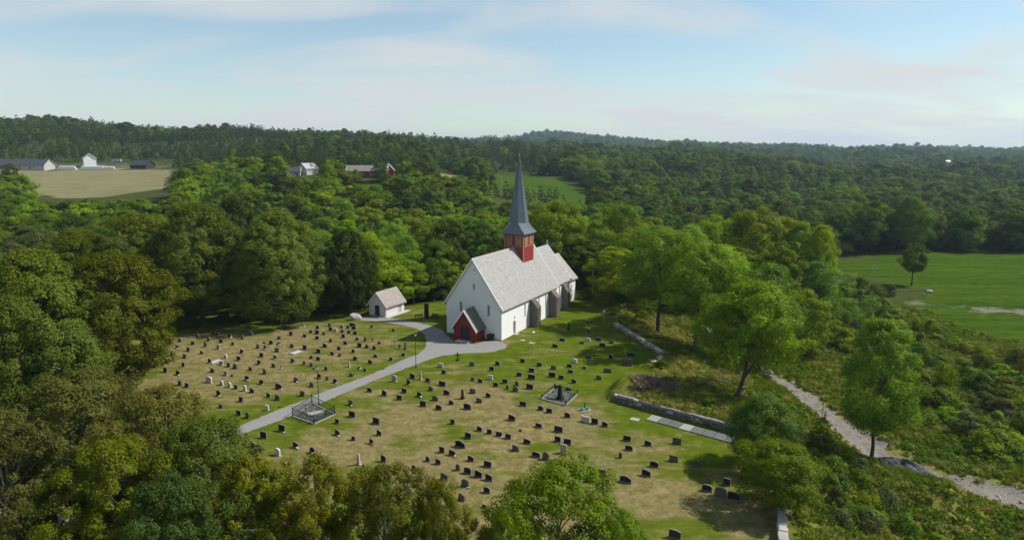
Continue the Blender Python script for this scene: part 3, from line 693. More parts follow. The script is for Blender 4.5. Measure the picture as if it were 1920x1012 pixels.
# spire: square skirt flaring into an eight-sided needle
sq = 0.5; hx, hy = (tx1 - tx0) / 2 + sq, (ty1 - ty0) / 2 + sq
ZS, ZF, ZT, RO = 18.28, 20.45, 34.8, 2.12
def ring(r, z): return [Vector((tcx + r * cos(pi / 8 + k * pi / 4), tcy + r * sin(pi / 8 + k * pi / 4), z)) for k in range(8)]
sp = MB()
base8 = [Vector((tcx + sx * hx, tcy + sy * hy, ZS)) for sx, sy in ((1, .04), (.04, 1), (-.04, 1), (-1, .04), (-1, -.04), (-.04, -1), (.04, -1), (1, -.04))]
base8 = []
o8 = ring(RO, ZF)
for p in o8:
    d = Vector((p.x - tcx, p.y - tcy)); base8.append(Vector((tcx + (hx if d.x > 0 else -hx), tcy + (hy if d.y > 0 else -hy), ZS)))
mid = [b.lerp(t_, .55) - Vector((0, 0, .18)) for b, t_ in zip(base8, o8)]
for k in range(8):
    k2 = (k + 1) % 8
    for A_, B_ in ((base8, mid), (mid, o8)):
        if (A_[k] - A_[k2]).length < 1e-4: sp.add([A_[k], B_[k2], B_[k]], [(0, 1, 2)])
        else: sp.add([A_[k], A_[k2], B_[k2], B_[k]], [(0, 1, 2, 3)])
t8 = ring(.06, ZT - .5)
for k in range(8): sp.add([o8[k], o8[(k + 1) % 8], t8[(k + 1) % 8], t8[k]], [(0, 1, 2, 3)])
sp.box(tcx - hx, tcx + hx, tcy - hy, tcy + hy, ZS - .16, ZS - .003)
spire = sp.build('spire', 'spire_metal', church)
ms = MB()
for k in range(8):
    ms.bar(o8[k], t8[k], .035); k2 = (k + 1) % 8
    for fr in (.28, .5, .72):
        if True: ms.bar(o8[k].lerp(o8[k2], fr), t8[k].lerp(t8[k2], fr), .014)
    for fr in (.12, .3, .5, .7, .88):
        if (base8[k] - base8[k2]).length > 1: ms.bar(base8[k].lerp(base8[k2], fr), mid[k].lerp(mid[k2], fr), .016); ms.bar(mid[k].lerp(mid[k2], fr), o8[k].lerp(o8[k2], fr), .016)
    for zf in (.12, .25, .39, .54, .7, .86): ms.bar(o8[k].lerp(t8[k], zf), o8[k2].lerp(t8[k2], zf), .012)
ms.build('seam', 'spire_seam', spire)
fin = MB(); fin.lathe([(.06, 0), (.16, .15), (.16, .3), (.03, .45), (.02, 1.1)], 8, (tcx, tcy, ZT - .55)); fin.build('finial', 'spire_seam', spire)
# gutters / downpipe
gt = MB(); gt.tube([(-.25, -.42, ZE - .62), (NL + .2, -.42, ZE - .62)], [.07, .07], 6); gt.build('gutter', 'grey_wood', church)

def wb(px, py): return at(px, py)
# waste bins by the porch
for i, (x, y, lab) in enumerate(((-.55, 2.1, 'dark wheeled bin against the west wall right of the red porch'), (-.6, 3.0, 'dark wheeled bin squeezed in the corner beside the red porch'))):
    if i == 1: x, y, lab = -.6, 9.3, 'dark low bin against the west wall left of the red porch'
    e = empty('waste_bin', ch_world(x, y), CH_ROT); tag(e, lab, 'bin', 'bins by the porch')
    b = MB(); b.add([(-.35, -.5, .08), (.35, -.5, .08), (.35, .5, .08), (-.35, .5, .08), (-.45, -.6, 1.0), (.45, -.6, 1.0), (.45, .6, 1.0), (-.45, .6, 1.0)], [(3, 2, 1, 0), (4, 5, 6, 7), (0, 1, 5, 4), (1, 2, 6, 5), (2, 3, 7, 6), (3, 0, 4, 7)]); b.build('body', 'dark_wood', e)
    MB().prism([(-.62, 1.01), (.62, 1.01), (.55, 1.12), (-.55, 1.12)], 'x', -.48, .48).build('lid', 'iron', e)
    for s in (-1, 1): MB().tube([(.3, s * .42, .1), (.3, s * .5, .1)], [.1, .1], 8).build('wheel', 'iron', e)

# ------------------------------------------------------------------ shed beside the churchyard
shed = empty('storage_shed', (-27.3, 140.4, 0), radians(90 - 29)); tag(shed, 'small plastered shed with brown slate roof at the wood edge', 'shed')
m_ = MB(); SW, SL = 4.7, 6.3
d1 = [(1.75, .02), (3.15, .02), (3.15, 2.35), (1.75, 2.35)]
panel(m_, [(0, -.2), (SW, -.2), (SW, 2.65), (SW / 2, 5.15), (0, 2.65)], [d1], we3(0), .15)
d2 = [(4.1, .02), (5.3, .02), (5.3, 2.2), (4.1, 2.2)]
panel(m_, [(0, -.2), (SL, -.2), (SL, 2.65), (0, 2.65)], [d2], so3(0), .15)
m_.add([(0, SW, -.2), (SL, SW, -.2), (SL, SW, 2.65), (0, SW, 2.65)], [(0, 1, 2, 3)]); m_.add([(SL, 0, -.2), (SL, SW, -.2), (SL, SW, 2.65), (SL, SW / 2, 5.15), (SL, 0, 2.65)], [(0, 1, 2, 3, 4)])
m_.build('wall', 'shed_wall', shed)
q_ = MB().add([(.12, u, z) for u, z in d1], [(0, 1, 2, 3)]).build('door', 'dark_wood', shed); MB().box(.04, .11, 2.9, 3.0, 1.0, 1.15).build('handle', 'pole_grey', q_)
q_ = MB().add([(u, .12, z) for u, z in d2], [(0, 1, 2, 3)]).build('door', 'grey_wood', shed); MB().box(4.2, 4.3, .04, .11, 1.0, 1.15).build('handle', 'pole_grey', q_)
gable_roof(shed, -.3, SL + .3, SW / 2, SW / 2, 2.65, 5.25, 'slate_brown', ov=.4, seed=41, cu=.34, cv=.3, tr=.06)
MB().box(-.9, SL + .9, -1.15, -.005, 0.012, .14).build('apron', 'concrete', shed)

# ------------------------------------------------------------------ lamps, benches, monuments, small things on the lawn
def lamp(px, py, h, label, white=False):
    p = at(px, py); e = empty('lamp_post', p); tag(e, label, 'lamp post', 'churchyard lamps')
    MB().lathe([(.11, 0), (.11, .35), (.06, .4), (.045, h - .35)], 8).build('pole', 'pole_grey' if white else 'iron', e)
    MB().lathe([(.05, h - .36), (.10, h - .32), (.24, h - .05), (.22, h)], 8).build('lantern', 'lamp_white', e)
    MB().lathe([(.27, h + .002), (.10, h + .1), (.02, h + .14)], 8).build('cap', 'lamp_white' if white else 'iron', e)
lamp(780, 688, 5.7, 'black lamp post beside the gravel path near the church')
lamp(598, 758, 5.6, 'black lamp post at the iron-railed grave plot by the path')
lamp(1000, 663, 4.0, 'white-headed lamp post on the lawn south of the church', True)
lamp(1132, 606, 2.7, 'short white-headed lamp post at the rubble wall', True)
def bench(px, py, rz, label):
    e = empty('park_bench', at(px, py), rz); tag(e, label, 'bench', 'benches at the memorial pillar')
    for k in range(3): MB().box(-.85, .85, -.25 + k * .17, -.11 + k * .17, .43, .47).build('seat_slat', 'dark_wood', e)
    for k in range(2): MB().box(-.85, .85, .26, .30, .58 + k * .17, .71 + k * .17).build('back_slat', 'dark_wood', e)
    for s in (-.7, .7):
        MB().box(s - .04, s + .04, -.24, -.16, 0, .428).build('leg', 'iron', e); MB().box(s - .04, s + .04, .18, .258, 0, .95).build('leg', 'iron', e)
bench(785, 597, radians(10), 'dark slatted bench left of the tall dark memorial pillar')
bench(815, 596, radians(-30), 'dark slatted bench right of the tall dark memorial pillar')
e = empty('memorial_pillar', at(800, 600), radians(-28)); tag(e, 'tall dark tapered memorial pillar on the lawn behind the church', 'monument')
MB().add([(-.42, -.3, .25), (.42, -.3, .25), (.42, .3, .25), (-.42, .3, .25), (-.38, -.24, 3.6), (.38, -.24, 3.6), (.38, .24, 3.6), (-.38, .24, 3.6)], [(3, 2, 1, 0), (4, 5, 6, 7), (0, 1, 5, 4), (1, 2, 6, 5), (2, 3, 7, 6), (3, 0, 4, 7)]).build('shaft', 'grave_dark', e)
MB().box(-.65, .65, -.5, .5, 0, .247).build('plinth', 'stone_grey', e)
def rock_mesh(name, mat, seed, sub=2, rough=.22, flat=.8):
    bm = bmesh.new(); bmesh.ops.create_icosphere(bm, subdivisions=sub, radius=1); rr = np.random.RandomState(seed); d = rr.normal(size=(7, 3)); d /= np.linalg.norm(d, axis=1)[:, None]; cut = rr.uniform(.62, .9, 7)
    for v in bm.verts:
        for k in range(7):
            t_ = v.co.dot(Vector(d[k])) - cut[k]
            if t_ > 0: v.co -= Vector(d[k]) * t_
        v.co *= 1 + rr.uniform(-rough, rough) * .25; v.co.z *= flat
    m2 = bpy.data.meshes.new(name); bm.to_mesh(m2); bm.free(); m2.materials.append(M[mat]); return m2
bl = inst('boulder', rock_mesh('boulder', 'stone_light', 3), None, at(667, 599) + Vector((0, 0, .55)), (0, 0, .6), (1.55, .8, 1.05)); bl.rotation_euler = (0, .35, .5)
tag(bl, 'large pale boulder at the foot of a tree near the shed', 'boulder')
e = empty('iron_cross', at(858, 676), radians(-28)); tag(e, 'dark cross standing on the lawn edge below the red porch', 'cross')
MB().box(-.07, .07, -.06, .06, .2, 1.55).build('upright', 'iron', e)
for s in (-1, 1): MB().box(min(s * .072, s * .45), max(s * .072, s * .45), -.055, .055, 1.02, 1.17).build('arm', 'iron', e)
MB().box(-.25, .25, -.2, .2, 0, .197).build('foot', 'grave_dark', e)
for px, py, s, lab in ((980, 638, .6, 'flat stone slab in the grass nearest the church corner'), (997, 643, .75, 'flat stone slab in the grass beside the white-headed lamp'), (1190, 786, .8, 'square grey slab set flush in green lawn before the low wall')):
    o = MB().prism([(-.8 * s, -.55 * s), (.7 * s, -.6 * s), (.85 * s, .5 * s), (-.6 * s, .62 * s)], 'z', .012, .07).build('stone_slab', 'stone_light', None)
    o.location = at(px, py); o.rotation_euler = (0, 0, -.4); tag(o, lab, 'slab')
# teal watering figure near the railed plot and green watering post at the wood edge
def water_post(px, py, mat, lab):
    e = empty('watering_post', at(px, py), 0.3); tag(e, lab, 'water post')
    MB().lathe([(.08, .052), (.07, .9), (.10, 1.0), (.04, 1.1)], 8).build('stand_pipe', 'grave_mid' if mat == 'can_green' else 'grave_dark', e)
    MB().lathe([(.28, .052), (.32, .3), (.26, .36)], 10, (-.35, -.1, 0)).build('watering_can', mat, e)
    MB().lathe([(.2, .052), (.22, .35), (.18, .4)], 10, (.35, -.15, 0)).build('watering_can', mat, e)
    MB().box(-.75, .75, -.55, .45, .012, .05).build('base_slab', 'stone_light', e)
water_post(1096, 768, 'teal', 'teal watering cans on a pale slab below the railed obelisk plot')
water_post(566, 612, 'can_green', 'green watering cans at a post on the dark wood edge')

# railed plots
def tuft_patch(P):
    rr = random.Random(len(P) + int(P[0].x * 10)); mb = MB()
    for k in range(420):
        u, v = rr.random(), rr.random(); q = (P[0].lerp(P[1], u)).lerp(P[3].lerp(P[2], u), v) * .92; s = rr.uniform(.06, .15); a = rr.uniform(0, 6.28); z = rr.uniform(.06, .28)
        d = Vector((cos(a), sin(a), rr.uniform(-.3, .3))) * s; n = Vector((-sin(a), cos(a), rr.uniform(.2, .9))) * s * .6; q = q + Vector((0, 0, z))
        mb.add([q - d, q - n, q + d, q + n], [(0, 1, 2, 3)], rr.random())
    o = mb.build('ground_ivy', 'leaf_dark'); tag(o, kind='stuff'); return o
def railed_plot(corners, label, h, tall_rail, inner, nb):
    c = sum((Vector(p) for p in corners), Vector()) / 4
    e = empty('railed_plot', c); tag(e, label, 'grave plot', 'railed grave plots')
    P = [Vector(p) - c for p in corners]
    for i in range(4):
        a, b = P[i], P[(i + 1) % 4]; d = (b - a)
        nd = Vector((-d.y, d.x, 0)).normalized() * .12
        k = MB(); k.add([a - nd, b - nd, b + nd, a + nd] + [q + Vector((0, 0, .14)) for q in (a - nd, b - nd, b + nd, a + nd)], [(3, 2, 1, 0), (4, 5, 6, 7), (0, 1, 5, 4), (1, 2, 6, 5), (2, 3, 7, 6), (3, 0, 4, 7)]); k.build('kerb', 'stone_grey', e)
        MB().lathe([(.07, .13), (.05, h + .05), (.09, h + .12), (.01, h + .3)], 6, a).build('post', 'iron', e)
        for zz in ((.35, h) if tall_rail else (h,)):
            MB().bar(a + Vector((0, 0, zz)), b + Vector((0, 0, zz)), .022).build('rail', 'iron', e)
        bb = MB()
        for j in range(1, nb):
            q = a.lerp(b, j / nb); bb.bar(q + Vector((0, 0, .13)), q + Vector((0, 0, h + (.14 if j % 2 else .06))), .014)
        tag(bb.build('balusters', 'iron', e), kind='stuff')
    ivy = tuft_patch(P); ivy.parent = e
    bed = MB().add([p * .94 + Vector((0, 0, .05)) for p in P], [(0, 1, 2, 3)]).build('bed', inner, e)
    return e, P
plotA = [at(549, 781), at(589, 795), at(628, 777), at(585, 756)]
eA, PA = railed_plot(plotA, 'iron-railed grave plot with pale slab beside the gravel path', 1.15, True, 'rubble', 26)
sl = MB().prism([(-1.2, -.6), (1.2, -.6), (1.2, .6), (-1.2, .6)], 'z', .052, .2).build('grave_slab', 'slab_pale', eA); sl.rotation_euler = (0, 0, .5); sl.location = (.3, .2, 0)
plotB = [at(1015, 748), at(1061, 760), at(1083, 739), at(1040, 728)]
eB, PB = railed_plot(plotB, 'low railed plot holding a dark obelisk on the green lawn', .55, False, 'rubble', 18)

# low retaining wall, rubble wall and wall end, stone by stone
def stone_wall(name, label, A, B_, hgt, thick, mat, seed, course=.36, slen=(.6, 1.1), ragged=.1, zf=None, back=True, name_s='stone', cap=None):
    A = Vector((A[0], A[1], 0)); B_ = Vector((B_[0], B_[1], 0)); d = B_ - A; ln = d.length
    e = empty(name, A, atan2(d.y, d.x)); tag(e, label, 'wall'); rr = random.Random(seed)
    blocks = [rock_block(mat + str(i), mat, seed * 10 + i) for i in range(5)]
    z = 0; row = 0
    rows = max(1, int(round(hgt / course)))
    core = MB().box(.05, ln - .05, .06, thick - .06, -.6, rows * course - .08).build('core', 'mortar', e)
    for r_ in range(rows):
        x = rr.uniform(-.3, 0)
        while x < ln:
            l = rr.uniform(*slen); a = max(x, 0); b = min(x + l, ln); x += l
            if b - a < .2: continue
            if r_ == rows - 1 and rr.random() < ragged: continue
            zb = (zf(A + d.normalized() * ((a + b) / 2)) if zf else 0)
            mt = cap if cap and r_ == rows - 1 else None
            o = inst(name_s, rr.choice(blocks) if not mt else rr.choice(capb(mt, seed)), e, ((a + b) / 2, thick / 2 + rr.uniform(-.04, .04), zb + r_ * course + course / 2), (rr.uniform(-.07, .07), rr.uniform(-.09, .09), rr.uniform(-.1, .1)), ((b - a) / 2 - .03, thick / 2 * rr.uniform(.85, 1.18), course / 2 * rr.uniform(.78, 1.15)))
    return e
_bc = {}
def rock_block(key, mat, seed):
    """one hewn stone, unit half size, uneven corners and chamfered edges"""
    if key in _bc: return _bc[key]
    bm = bmesh.new(); bmesh.ops.create_cube(bm, size=2); bmesh.ops.bevel(bm, geom=list(bm.edges), offset=.16, segments=1, affect='EDGES'); rr = random.Random(seed)
    for v in bm.verts: v.co += Vector((rr.uniform(-.07, .07), rr.uniform(-.07, .07), rr.uniform(-.07, .07)))
    m2 = bpy.data.meshes.new('stone'); bm.to_mesh(m2); bm.free(); m2.materials.append(M[mat]); _bc[key] = m2; return m2
def capb(mat, seed): return [rock_block('cap' + mat + str(i), mat, 77 + i) for i in range(3)]
stone_wall('retaining_wall', 'long low grey stone wall holding back the overgrown mound', WALL_A, WALL_B, 1.15, .55, 'rubble', 5, .38, (.55, 1.1), cap='stone_grey')
stone_wall('rubble_wall', 'dark tumbledown rubble wall along the lawn under the trees', UP_A, UP_B, .9, .8, 'stone_grey', 6, .45, (.6, 1.2), .35)
wa, wb_ = at(1473, 968), at(1478, 1060)
stone_wall('boundary_wall', 'pale stone wall end beside a trunk at the lower right corner', wb_, wa, 1.0, .8, 'stone_light', 7, .5, (.6, 1.1), .05, cap='stone_light')
# flat slabs laid in a row before the low wall
ds = Vector((wd2.x, wd2.y, 0)); dn = Vector((-wnorm.x, -wnorm.y, 0))
s0 = at(1228, 784)
for i in range(8):
    p = s0 + ds * (i * 1.55); o = MB().box(-.72, .72, -.95, .95, .012, .12).build('grave_slab', 'slab_pale' if i in (0, 3) else 'slab_grey', None)
    o.location = p + dn * .25; o.rotation_euler = (0, 0, atan2(ds.y, ds.x) + R.uniform(-.03, .03))
    tag(o, ('pale' if i in (0, 3) else 'grey') + ' flat grave slab, %s from the upper end of the row under the low wall' % ordinal(i + 1), 'slab', 'flat slabs in a row')

# ------------------------------------------------------------------ gravestones
# each row: crop origin and zoom of the survey sheet, then (x, foot y, width, height, stone, shape, flowers) on that sheet
# stone d dark, m grey-brown, l pale, t tan, r reddish; shape f flat, r round, s slanted, g pointed, o obelisk, w wide ogee, p pillar, b boulder, c cross, k stepped
SH = [
 ((230, 560, 4.2175), """165 330 20 30 d f -|330 375 34 35 m r -|197 408 36 34 d f -|150 472 36 35 d f -|248 490 34 34 m s white|298 428 36 34 d s -|350 510 30 38 m r -|180 553 75 50 d k -|120 530 26 24 d f -|340 580 36 40 d f -
440 600 40 36 d r white|397 455 28 38 m f -|433 393 34 30 m s white|455 340 30 30 d r -|375 325 34 25 d f -|520 415 30 34 d f -|490 468 32 34 m f -|482 535 26 36 d f -|557 362 30 28 d f -|595 308 20 34 d r -|655 378 26 40 m r -|681 333 26 34 d r -|627 435 30 28 d s -
758 398 28 40 t f -|780 346 36 30 d f -|750 292 30 28 d f white|720 285 24 24 d f -|850 308 32 30 d s white|946 320 24 36 m r -|872 365 26 26 d f -|1010 288 42 40 m s -|945 430 32 36 d s white|920 487 36 36 d f yellow|815 470 26 34 l r -|690 507 34 38 d r white|783 523 34 34 t f yellow|840 538 30 36 d f -|890 552 40 42 m g -
710 580 38 32 m f -|815 605 38 38 t f -|868 613 20 18 d f -|683 662 50 50 l r -|783 682 34 40 l r -|845 700 34 44 l r -|898 712 32 38 d f -|967 728 28 48 l r -|1025 742 44 40 d s -|985 645 40 40 d f white|1100 675 40 38 d f yellow|1100 458 36 36 d f -|1070 392 28 42 m g -|1128 400 28 40 m g white|1175 358 36 32 d f -|1122 352 24 14 d s -|1235 367 28 28 m r white
1237 318 32 26 m f -|1333 288 32 34 d f -|1440 303 32 28 d f -|1490 270 28 26 d f -|1540 278 36 34 d f -|1592 285 24 28 d f -|1543 237 28 30 d r -|1540 320 34 30 d f -|1220 420 36 36 m f -|1340 385 34 32 d f -|1442 403 34 42 d f -|1550 427 40 36 d f -|1600 383 38 34 d s -|1205 477 34 32 m f white|1080 518 38 36 d f white|1193 542 34 36 m r -
1012 567 34 34 d s -|1125 593 32 48 m g -|1255 548 24 20 d f white|1345 503 36 36 m s white|1437 520 24 30 d f red|1493 535 26 36 m r -|1515 558 20 20 d s -|1493 472 30 26 d f -|1547 487 34 34 d f -|1610 565 28 34 d f -|1558 628 34 40 d f orange|1618 640 24 34 m r -|1372 655 40 40 m s white|1495 695 38 40 m r -|1235 712 60 48 d s white
1155 778 36 40 d s -|1225 800 44 46 m r -|1423 768 40 46 m r -|1143 880 30 44 l f -|938 812 40 42 d f -|762 765 40 46 d r white|453 683 36 38 m f -|510 698 38 36 d f -|463 782 46 44 d f red|590 812 44 40 d f white|668 828 30 22 m f white|778 860 36 32 m r -|920 920 44 44 d f -|988 942 38 50 m r -|75 665 20 18 l r -"""),
 ((0, 600, 2.456), "937 525 22 26 l r -"),
 ((500, 560, 5.623), """665 290 36 38 m r -|675 335 44 44 d f -|725 345 46 40 l f -|790 310 30 34 d f -|857 312 34 36 d f -|908 290 78 40 d r -|920 322 44 40 d f -|800 355 36 36 d f -|870 365 38 38 d f -|935 375 44 40 d f -|810 410 44 44 d f -|677 453 38 40 d f -|833 480 44 40 d s -|957 437 34 38 d f -|1042 447 32 58 m g -
1115 455 20 46 d c -|1110 305 36 30 d f white|1338 342 36 30 d f -|1190 475 36 32 d s -|980 510 54 52 d f -|1058 517 44 42 m r -|1135 535 40 44 d f -|765 537 44 42 d f -|915 567 40 42 d s -|693 592 42 42 d f -|775 607 40 36 d s yellow|935 645 48 42 d f -|1150 617 44 40 d s -|1095 683 50 48 d s -|1312 650 38 42 d f -|1443 602 40 38 d f -|1400 525 40 50 d c -
1465 535 34 95 m o -|1355 500 52 85 l c -|870 718 30 62 t o -|985 737 40 30 d s white|1040 765 32 40 d f -|895 815 56 48 m b -|725 885 50 50 d r white"""),
 ((680, 660, 5.623), """333 310 56 75 t r yellow|527 278 62 64 d s -|612 292 34 105 t o -|485 342 42 68 d g yellow|687 312 54 48 r f red|823 158 56 50 l f -|857 225 50 46 d f -|1153 142 56 48 m f -|1422 138 50 50 d f -|1363 192 52 50 d f -|1343 288 56 56 l f -|1162 300 40 44 r f red|1242 320 54 50 r s -|1405 360 56 50 d f -|1502 325 56 50 d f -|1625 352 44 56 m r -|1527 388 30 52 m r -|1610 413 56 60 m r -
1653 252 58 48 d f -|840 355 80 58 d f -|720 403 52 52 m s -|440 427 58 54 d f -|230 457 58 66 d s -|75 418 58 54 d s -|600 468 60 58 d g white|885 448 66 58 d s -|1053 490 38 115 d o -|1160 432 62 56 m f -|1325 475 52 56 d s -|1228 530 60 56 m s -|765 508 68 58 m r -|388 502 62 60 d f -|637 570 68 66 d f -|935 550 52 52 d s -|803 605 68 60 d r -|1105 600 80 70 d r -
143 755 85 75 d f -|175 875 58 62 d s -|95 965 50 60 d s red|950 755 50 58 d f -|1575 718 76 68 d s -|1235 830 60 60 d s -|1337 858 56 56 d f -|1440 885 66 56 d f white|1535 910 66 60 d f -|1113 905 72 68 d f -|1030 1000 112 80 d w -"""),
 ((900, 560, 5.623), """933 330 26 95 d o -|1148 360 44 36 d s -|1145 245 80 28 m b -|1222 402 30 34 m r -|868 447 56 40 d s -|1138 447 52 42 l r -|793 512 60 44 d s -|1075 472 50 30 d f -|1250 440 60 40 d f -|1290 508 60 46 d f -|1385 470 44 36 m f -|1150 630 60 36 d f -|1380 630 40 50 d g -|1590 612 80 50 d f -|1550 700 100 78 m f -|450 670 50 46 d f -|627 710 54 46 d f -|775 742 54 50 m r -|545 770 58 50 d f -
415 813 54 46 d f -|545 845 76 58 d f -|763 825 72 60 d f -|857 845 56 48 d f -|995 672 54 48 l r white|943 722 52 44 d f -|957 780 56 40 d r -|1103 738 40 34 d r -|1345 775 76 50 m f -|1253 848 54 50 m r -|990 888 48 52 d s -|525 950 76 62 d f -|805 945 48 46 m f -|932 972 62 50 m r -"""),
 ((960, 700, 5.623), """505 270 36 172 d o -|117 340 70 56 d f -|303 385 60 52 d r -|393 412 64 54 d f -|585 462 60 60 d s -|775 510 90 68 l f -|873 530 66 70 d f -|980 557 60 58 d s -|283 565 70 50 d f -|490 615 90 70 d f -|483 718 64 66 d f -|585 747 74 70 d f -|160 738 74 60 d s -|38 812 72 66 m s -|543 838 66 102 t f -|255 878 84 64 d r -|357 905 72 90 m g -|90 605 40 28 m b -
1213 708 76 62 d f -|1433 760 66 62 d s -|1233 808 74 60 d r -|1142 888 30 62 r p -|1500 982 82 66 d r -"""),
 ((780, 780, 5.623), """275 382 60 70 d f -|383 412 72 66 d s white|127 472 52 58 d r -|235 505 58 66 r s -|580 472 66 66 d s -|758 532 84 70 d f -|442 568 46 74 m r -|545 603 78 74 d r -|660 640 78 76 d s -|770 675 78 76 d s -|298 670 78 76 m s -|518 738 78 84 m r white|482 882 72 76 m s -|750 805 70 70 d r -|20 738 50 80 m s -|725 965 55 45 d r -"""),
 ((1080, 780, 4.362), """825 227 62 56 m f -|797 368 62 54 m f -|993 410 64 50 m s -|575 488 66 58 d s -|122 460 62 62 d f -|213 485 62 60 r f -|405 540 88 60 d w -|1235 563 50 60 d f -|1070 612 70 58 d r -|1180 652 80 74 m r -|1290 685 84 70 d s -|808 995 84 72 r s -"""),
 ((540, 780, 5.623), """520 75 56 54 d f -|525 198 64 62 d r white|693 252 48 50 d f -|83 330 60 66 d s white|262 385 64 70 d g white|750 510 44 130 t o -|1010 478 60 80 d s -|1330 565 50 60 r r orange"""),
 ((400, 680, 5.623), """725 720 80 76 d f white|532 792 74 74 d f -|420 888 62 66 d s -|490 922 70 66 d r -|678 972 66 80 l r -|1465 570 76 70 d f -|1450 445 56 62 m f white|480 1025 40 40 l r -"""),
 ((400, 760, 3.84), "85 340 36 40 d f -|205 350 36 36 d f -"),
]
def outline(shape):
    if shape == 'f': return [(-.5, 0), (.5, 0), (.5, .985), (.47, 1), (-.47, 1), (-.5, .985)]
    if shape == 's': return [(-.5, 0), (.5, 0), (.5, .74), (.38, .82), (.05, .95), (-.3, 1), (-.5, .96)]
    if shape == 'r': return [(-.5, 0), (.5, 0), (.5, .68)] + [(.5 * cos(a), .68 + .32 * sin(a)) for a in (pi * k / 8 for k in range(1, 8))] + [(-.5, .68)]
    if shape == 'g': return [(-.5, 0), (.5, 0), (.5, .66), (.4, .78), (.22, .92), (0, 1), (-.22, .92), (-.4, .78), (-.5, .66)]
    if shape == 'w': return [(-.5, 0), (.5, 0), (.5, .62), (.42, .72), (.28, .80), (.16, .95), (0, 1), (-.16, .97), (-.32, .86), (-.44, .84), (-.5, .78)]
    if shape == 'k': return [(-.5, 0), (.5, 0), (.5, .45), (.27, .45), (.27, .75), (.1, .75), (.1, 1), (-.16, 1), (-.16, .78), (-.3, .78), (-.3, .5), (-.5, .5)]
    return [(-.5, 0), (.5, 0), (.5, 1), (-.5, 1)]
_gm = {}
SM = {'d': 'grave_dark', 'm': 'grave_mid', 'l': 'grave_light', 't': 'grave_tan', 'r': 'grave_red'}
def grave_mesh(shape, stone):
    key = (shape, stone)
    if key in _gm: return _gm[key]
    mat = SM[stone]
    if shape == 'o':
        mb = MB(); s = .5
        for z0, z1, a, b in ((0, .12, .5, .5), (.12, .2, .40, .40), (.2, .92, .30, .22)): mb.add([(-a, -a, z0), (a, -a, z0), (a, a, z0), (-a, a, z0), (-b, -b, z1), (b, -b, z1), (b, b, z1), (-b, b, z1)], [(3, 2, 1, 0), (4, 5, 6, 7), (0, 1, 5, 4), (1, 2, 6, 5), (2, 3, 7, 6), (3, 0, 4, 7)])
        mb.add([(-.22, -.22, .921), (.22, -.22, .921), (.22, .22, .921), (-.22, .22, .921), (0, 0, 1)], [(0, 1, 4), (1, 2, 4), (2, 3, 4), (3, 0, 4)])
        me_ = mb.mesh('gravestone', mat)
    elif shape == 'p':
        me_ = MB().lathe([(.5, 0), (.5, .15), (.42, .18), (.42, .8), (.5, .85), (.4, .95), (.2, 1)], 10).mesh('gravestone', mat)
    elif shape == 'b': me_ = rock_mesh('gravestone', mat, 9, 2, .3, 1.0); me_.transform(Matrix.Translation((0, 0, .42)) @ Matrix.Diagonal((.5, .45, .55, 1)))
    elif shape == 'c':
        mb = MB(); mb.box(-.11, .11, -.5, .5, 0, 1); mb.box(-.5, -.112, -.49, .49, .62, .80); mb.box(.112, .5, -.49, .49, .62, .80); me_ = mb.mesh('gravestone', 'iron' if stone == 'd' else 'pole_grey')
    else:
        # stone slab: polished front, rough rim with a chamfer so that its edges catch the light
        o = outline(shape); n = len(o); cu, cz = 0, .45
        ins = [(u * .95, cz + (z - cz) * .955 if z > 0 else z) for u, z in o]
        vs = [(u, .5, z) for u, z in o] + [(u, -.36, z) for u, z in o] + [(u, -.5, z) for u, z in ins]
        fs = [tuple(range(n - 1, -1, -1)), tuple(range(2 * n, 3 * n))]
        for a in (0, n):
            fs += [(a + i, a + (i + 1) % n, a + n + (i + 1) % n, a + n + i) for i in range(n)]
        mb = MB().add(vs, fs); me_ = mb.mesh('gravestone', mat)
        me_.materials.append(M['granite_edge' if stone in 'dr' else mat])
        for p in me_.polygons:
            if abs(p.normal.y) < .6: p.material_index = 1
    _gm[key] = me_; return me_
plinth_me = {k: MB().box(-.5, .5, -.5, .5, 0, 1).mesh('plinth', v) for k, v in (('d', 'granite_edge'), ('r', 'granite_edge'), ('m', 'grave_mid'), ('l', 'stone_light'), ('t', 'stone_light'))}
def flower_mesh(col, seed):
    rr = random.Random(seed); mb = MB()
    for k in range(14):
        a = rr.uniform(0, 6.28); r_ = .32 * sqrt(rr.random()); x, y, z = r_ * cos(a), r_ * .7 * sin(a), rr.uniform(.16, .36); s = rr.uniform(.05, .09)
        mb.add([(x - s, y, z), (x, y - s, z + .02), (x + s, y, z), (x, y + s, z + .02), (x, y, z + s), (x, y, z - s)], [(0, 1, 4), (1, 2, 4), (2, 3, 4), (3, 0, 4), (1, 0, 5), (2, 1, 5), (3, 2, 5), (0, 3, 5)])
    return mb.mesh('blossom', 'flower_' + col)
stem_me = MB()
for k in range(9):
    a = R.uniform(0, 6.28); stem_me.bar((.05 * cos(a), .05 * sin(a), 0), (.25 * cos(a), .2 * sin(a), R.uniform(.14, .28)), .025)
stem_me = stem_me.mesh('stem', 'flower_stem'); fl_me = {c: flower_mesh(c, i) for i, c in enumerate(('red', 'yellow', 'white', 'orange'))}

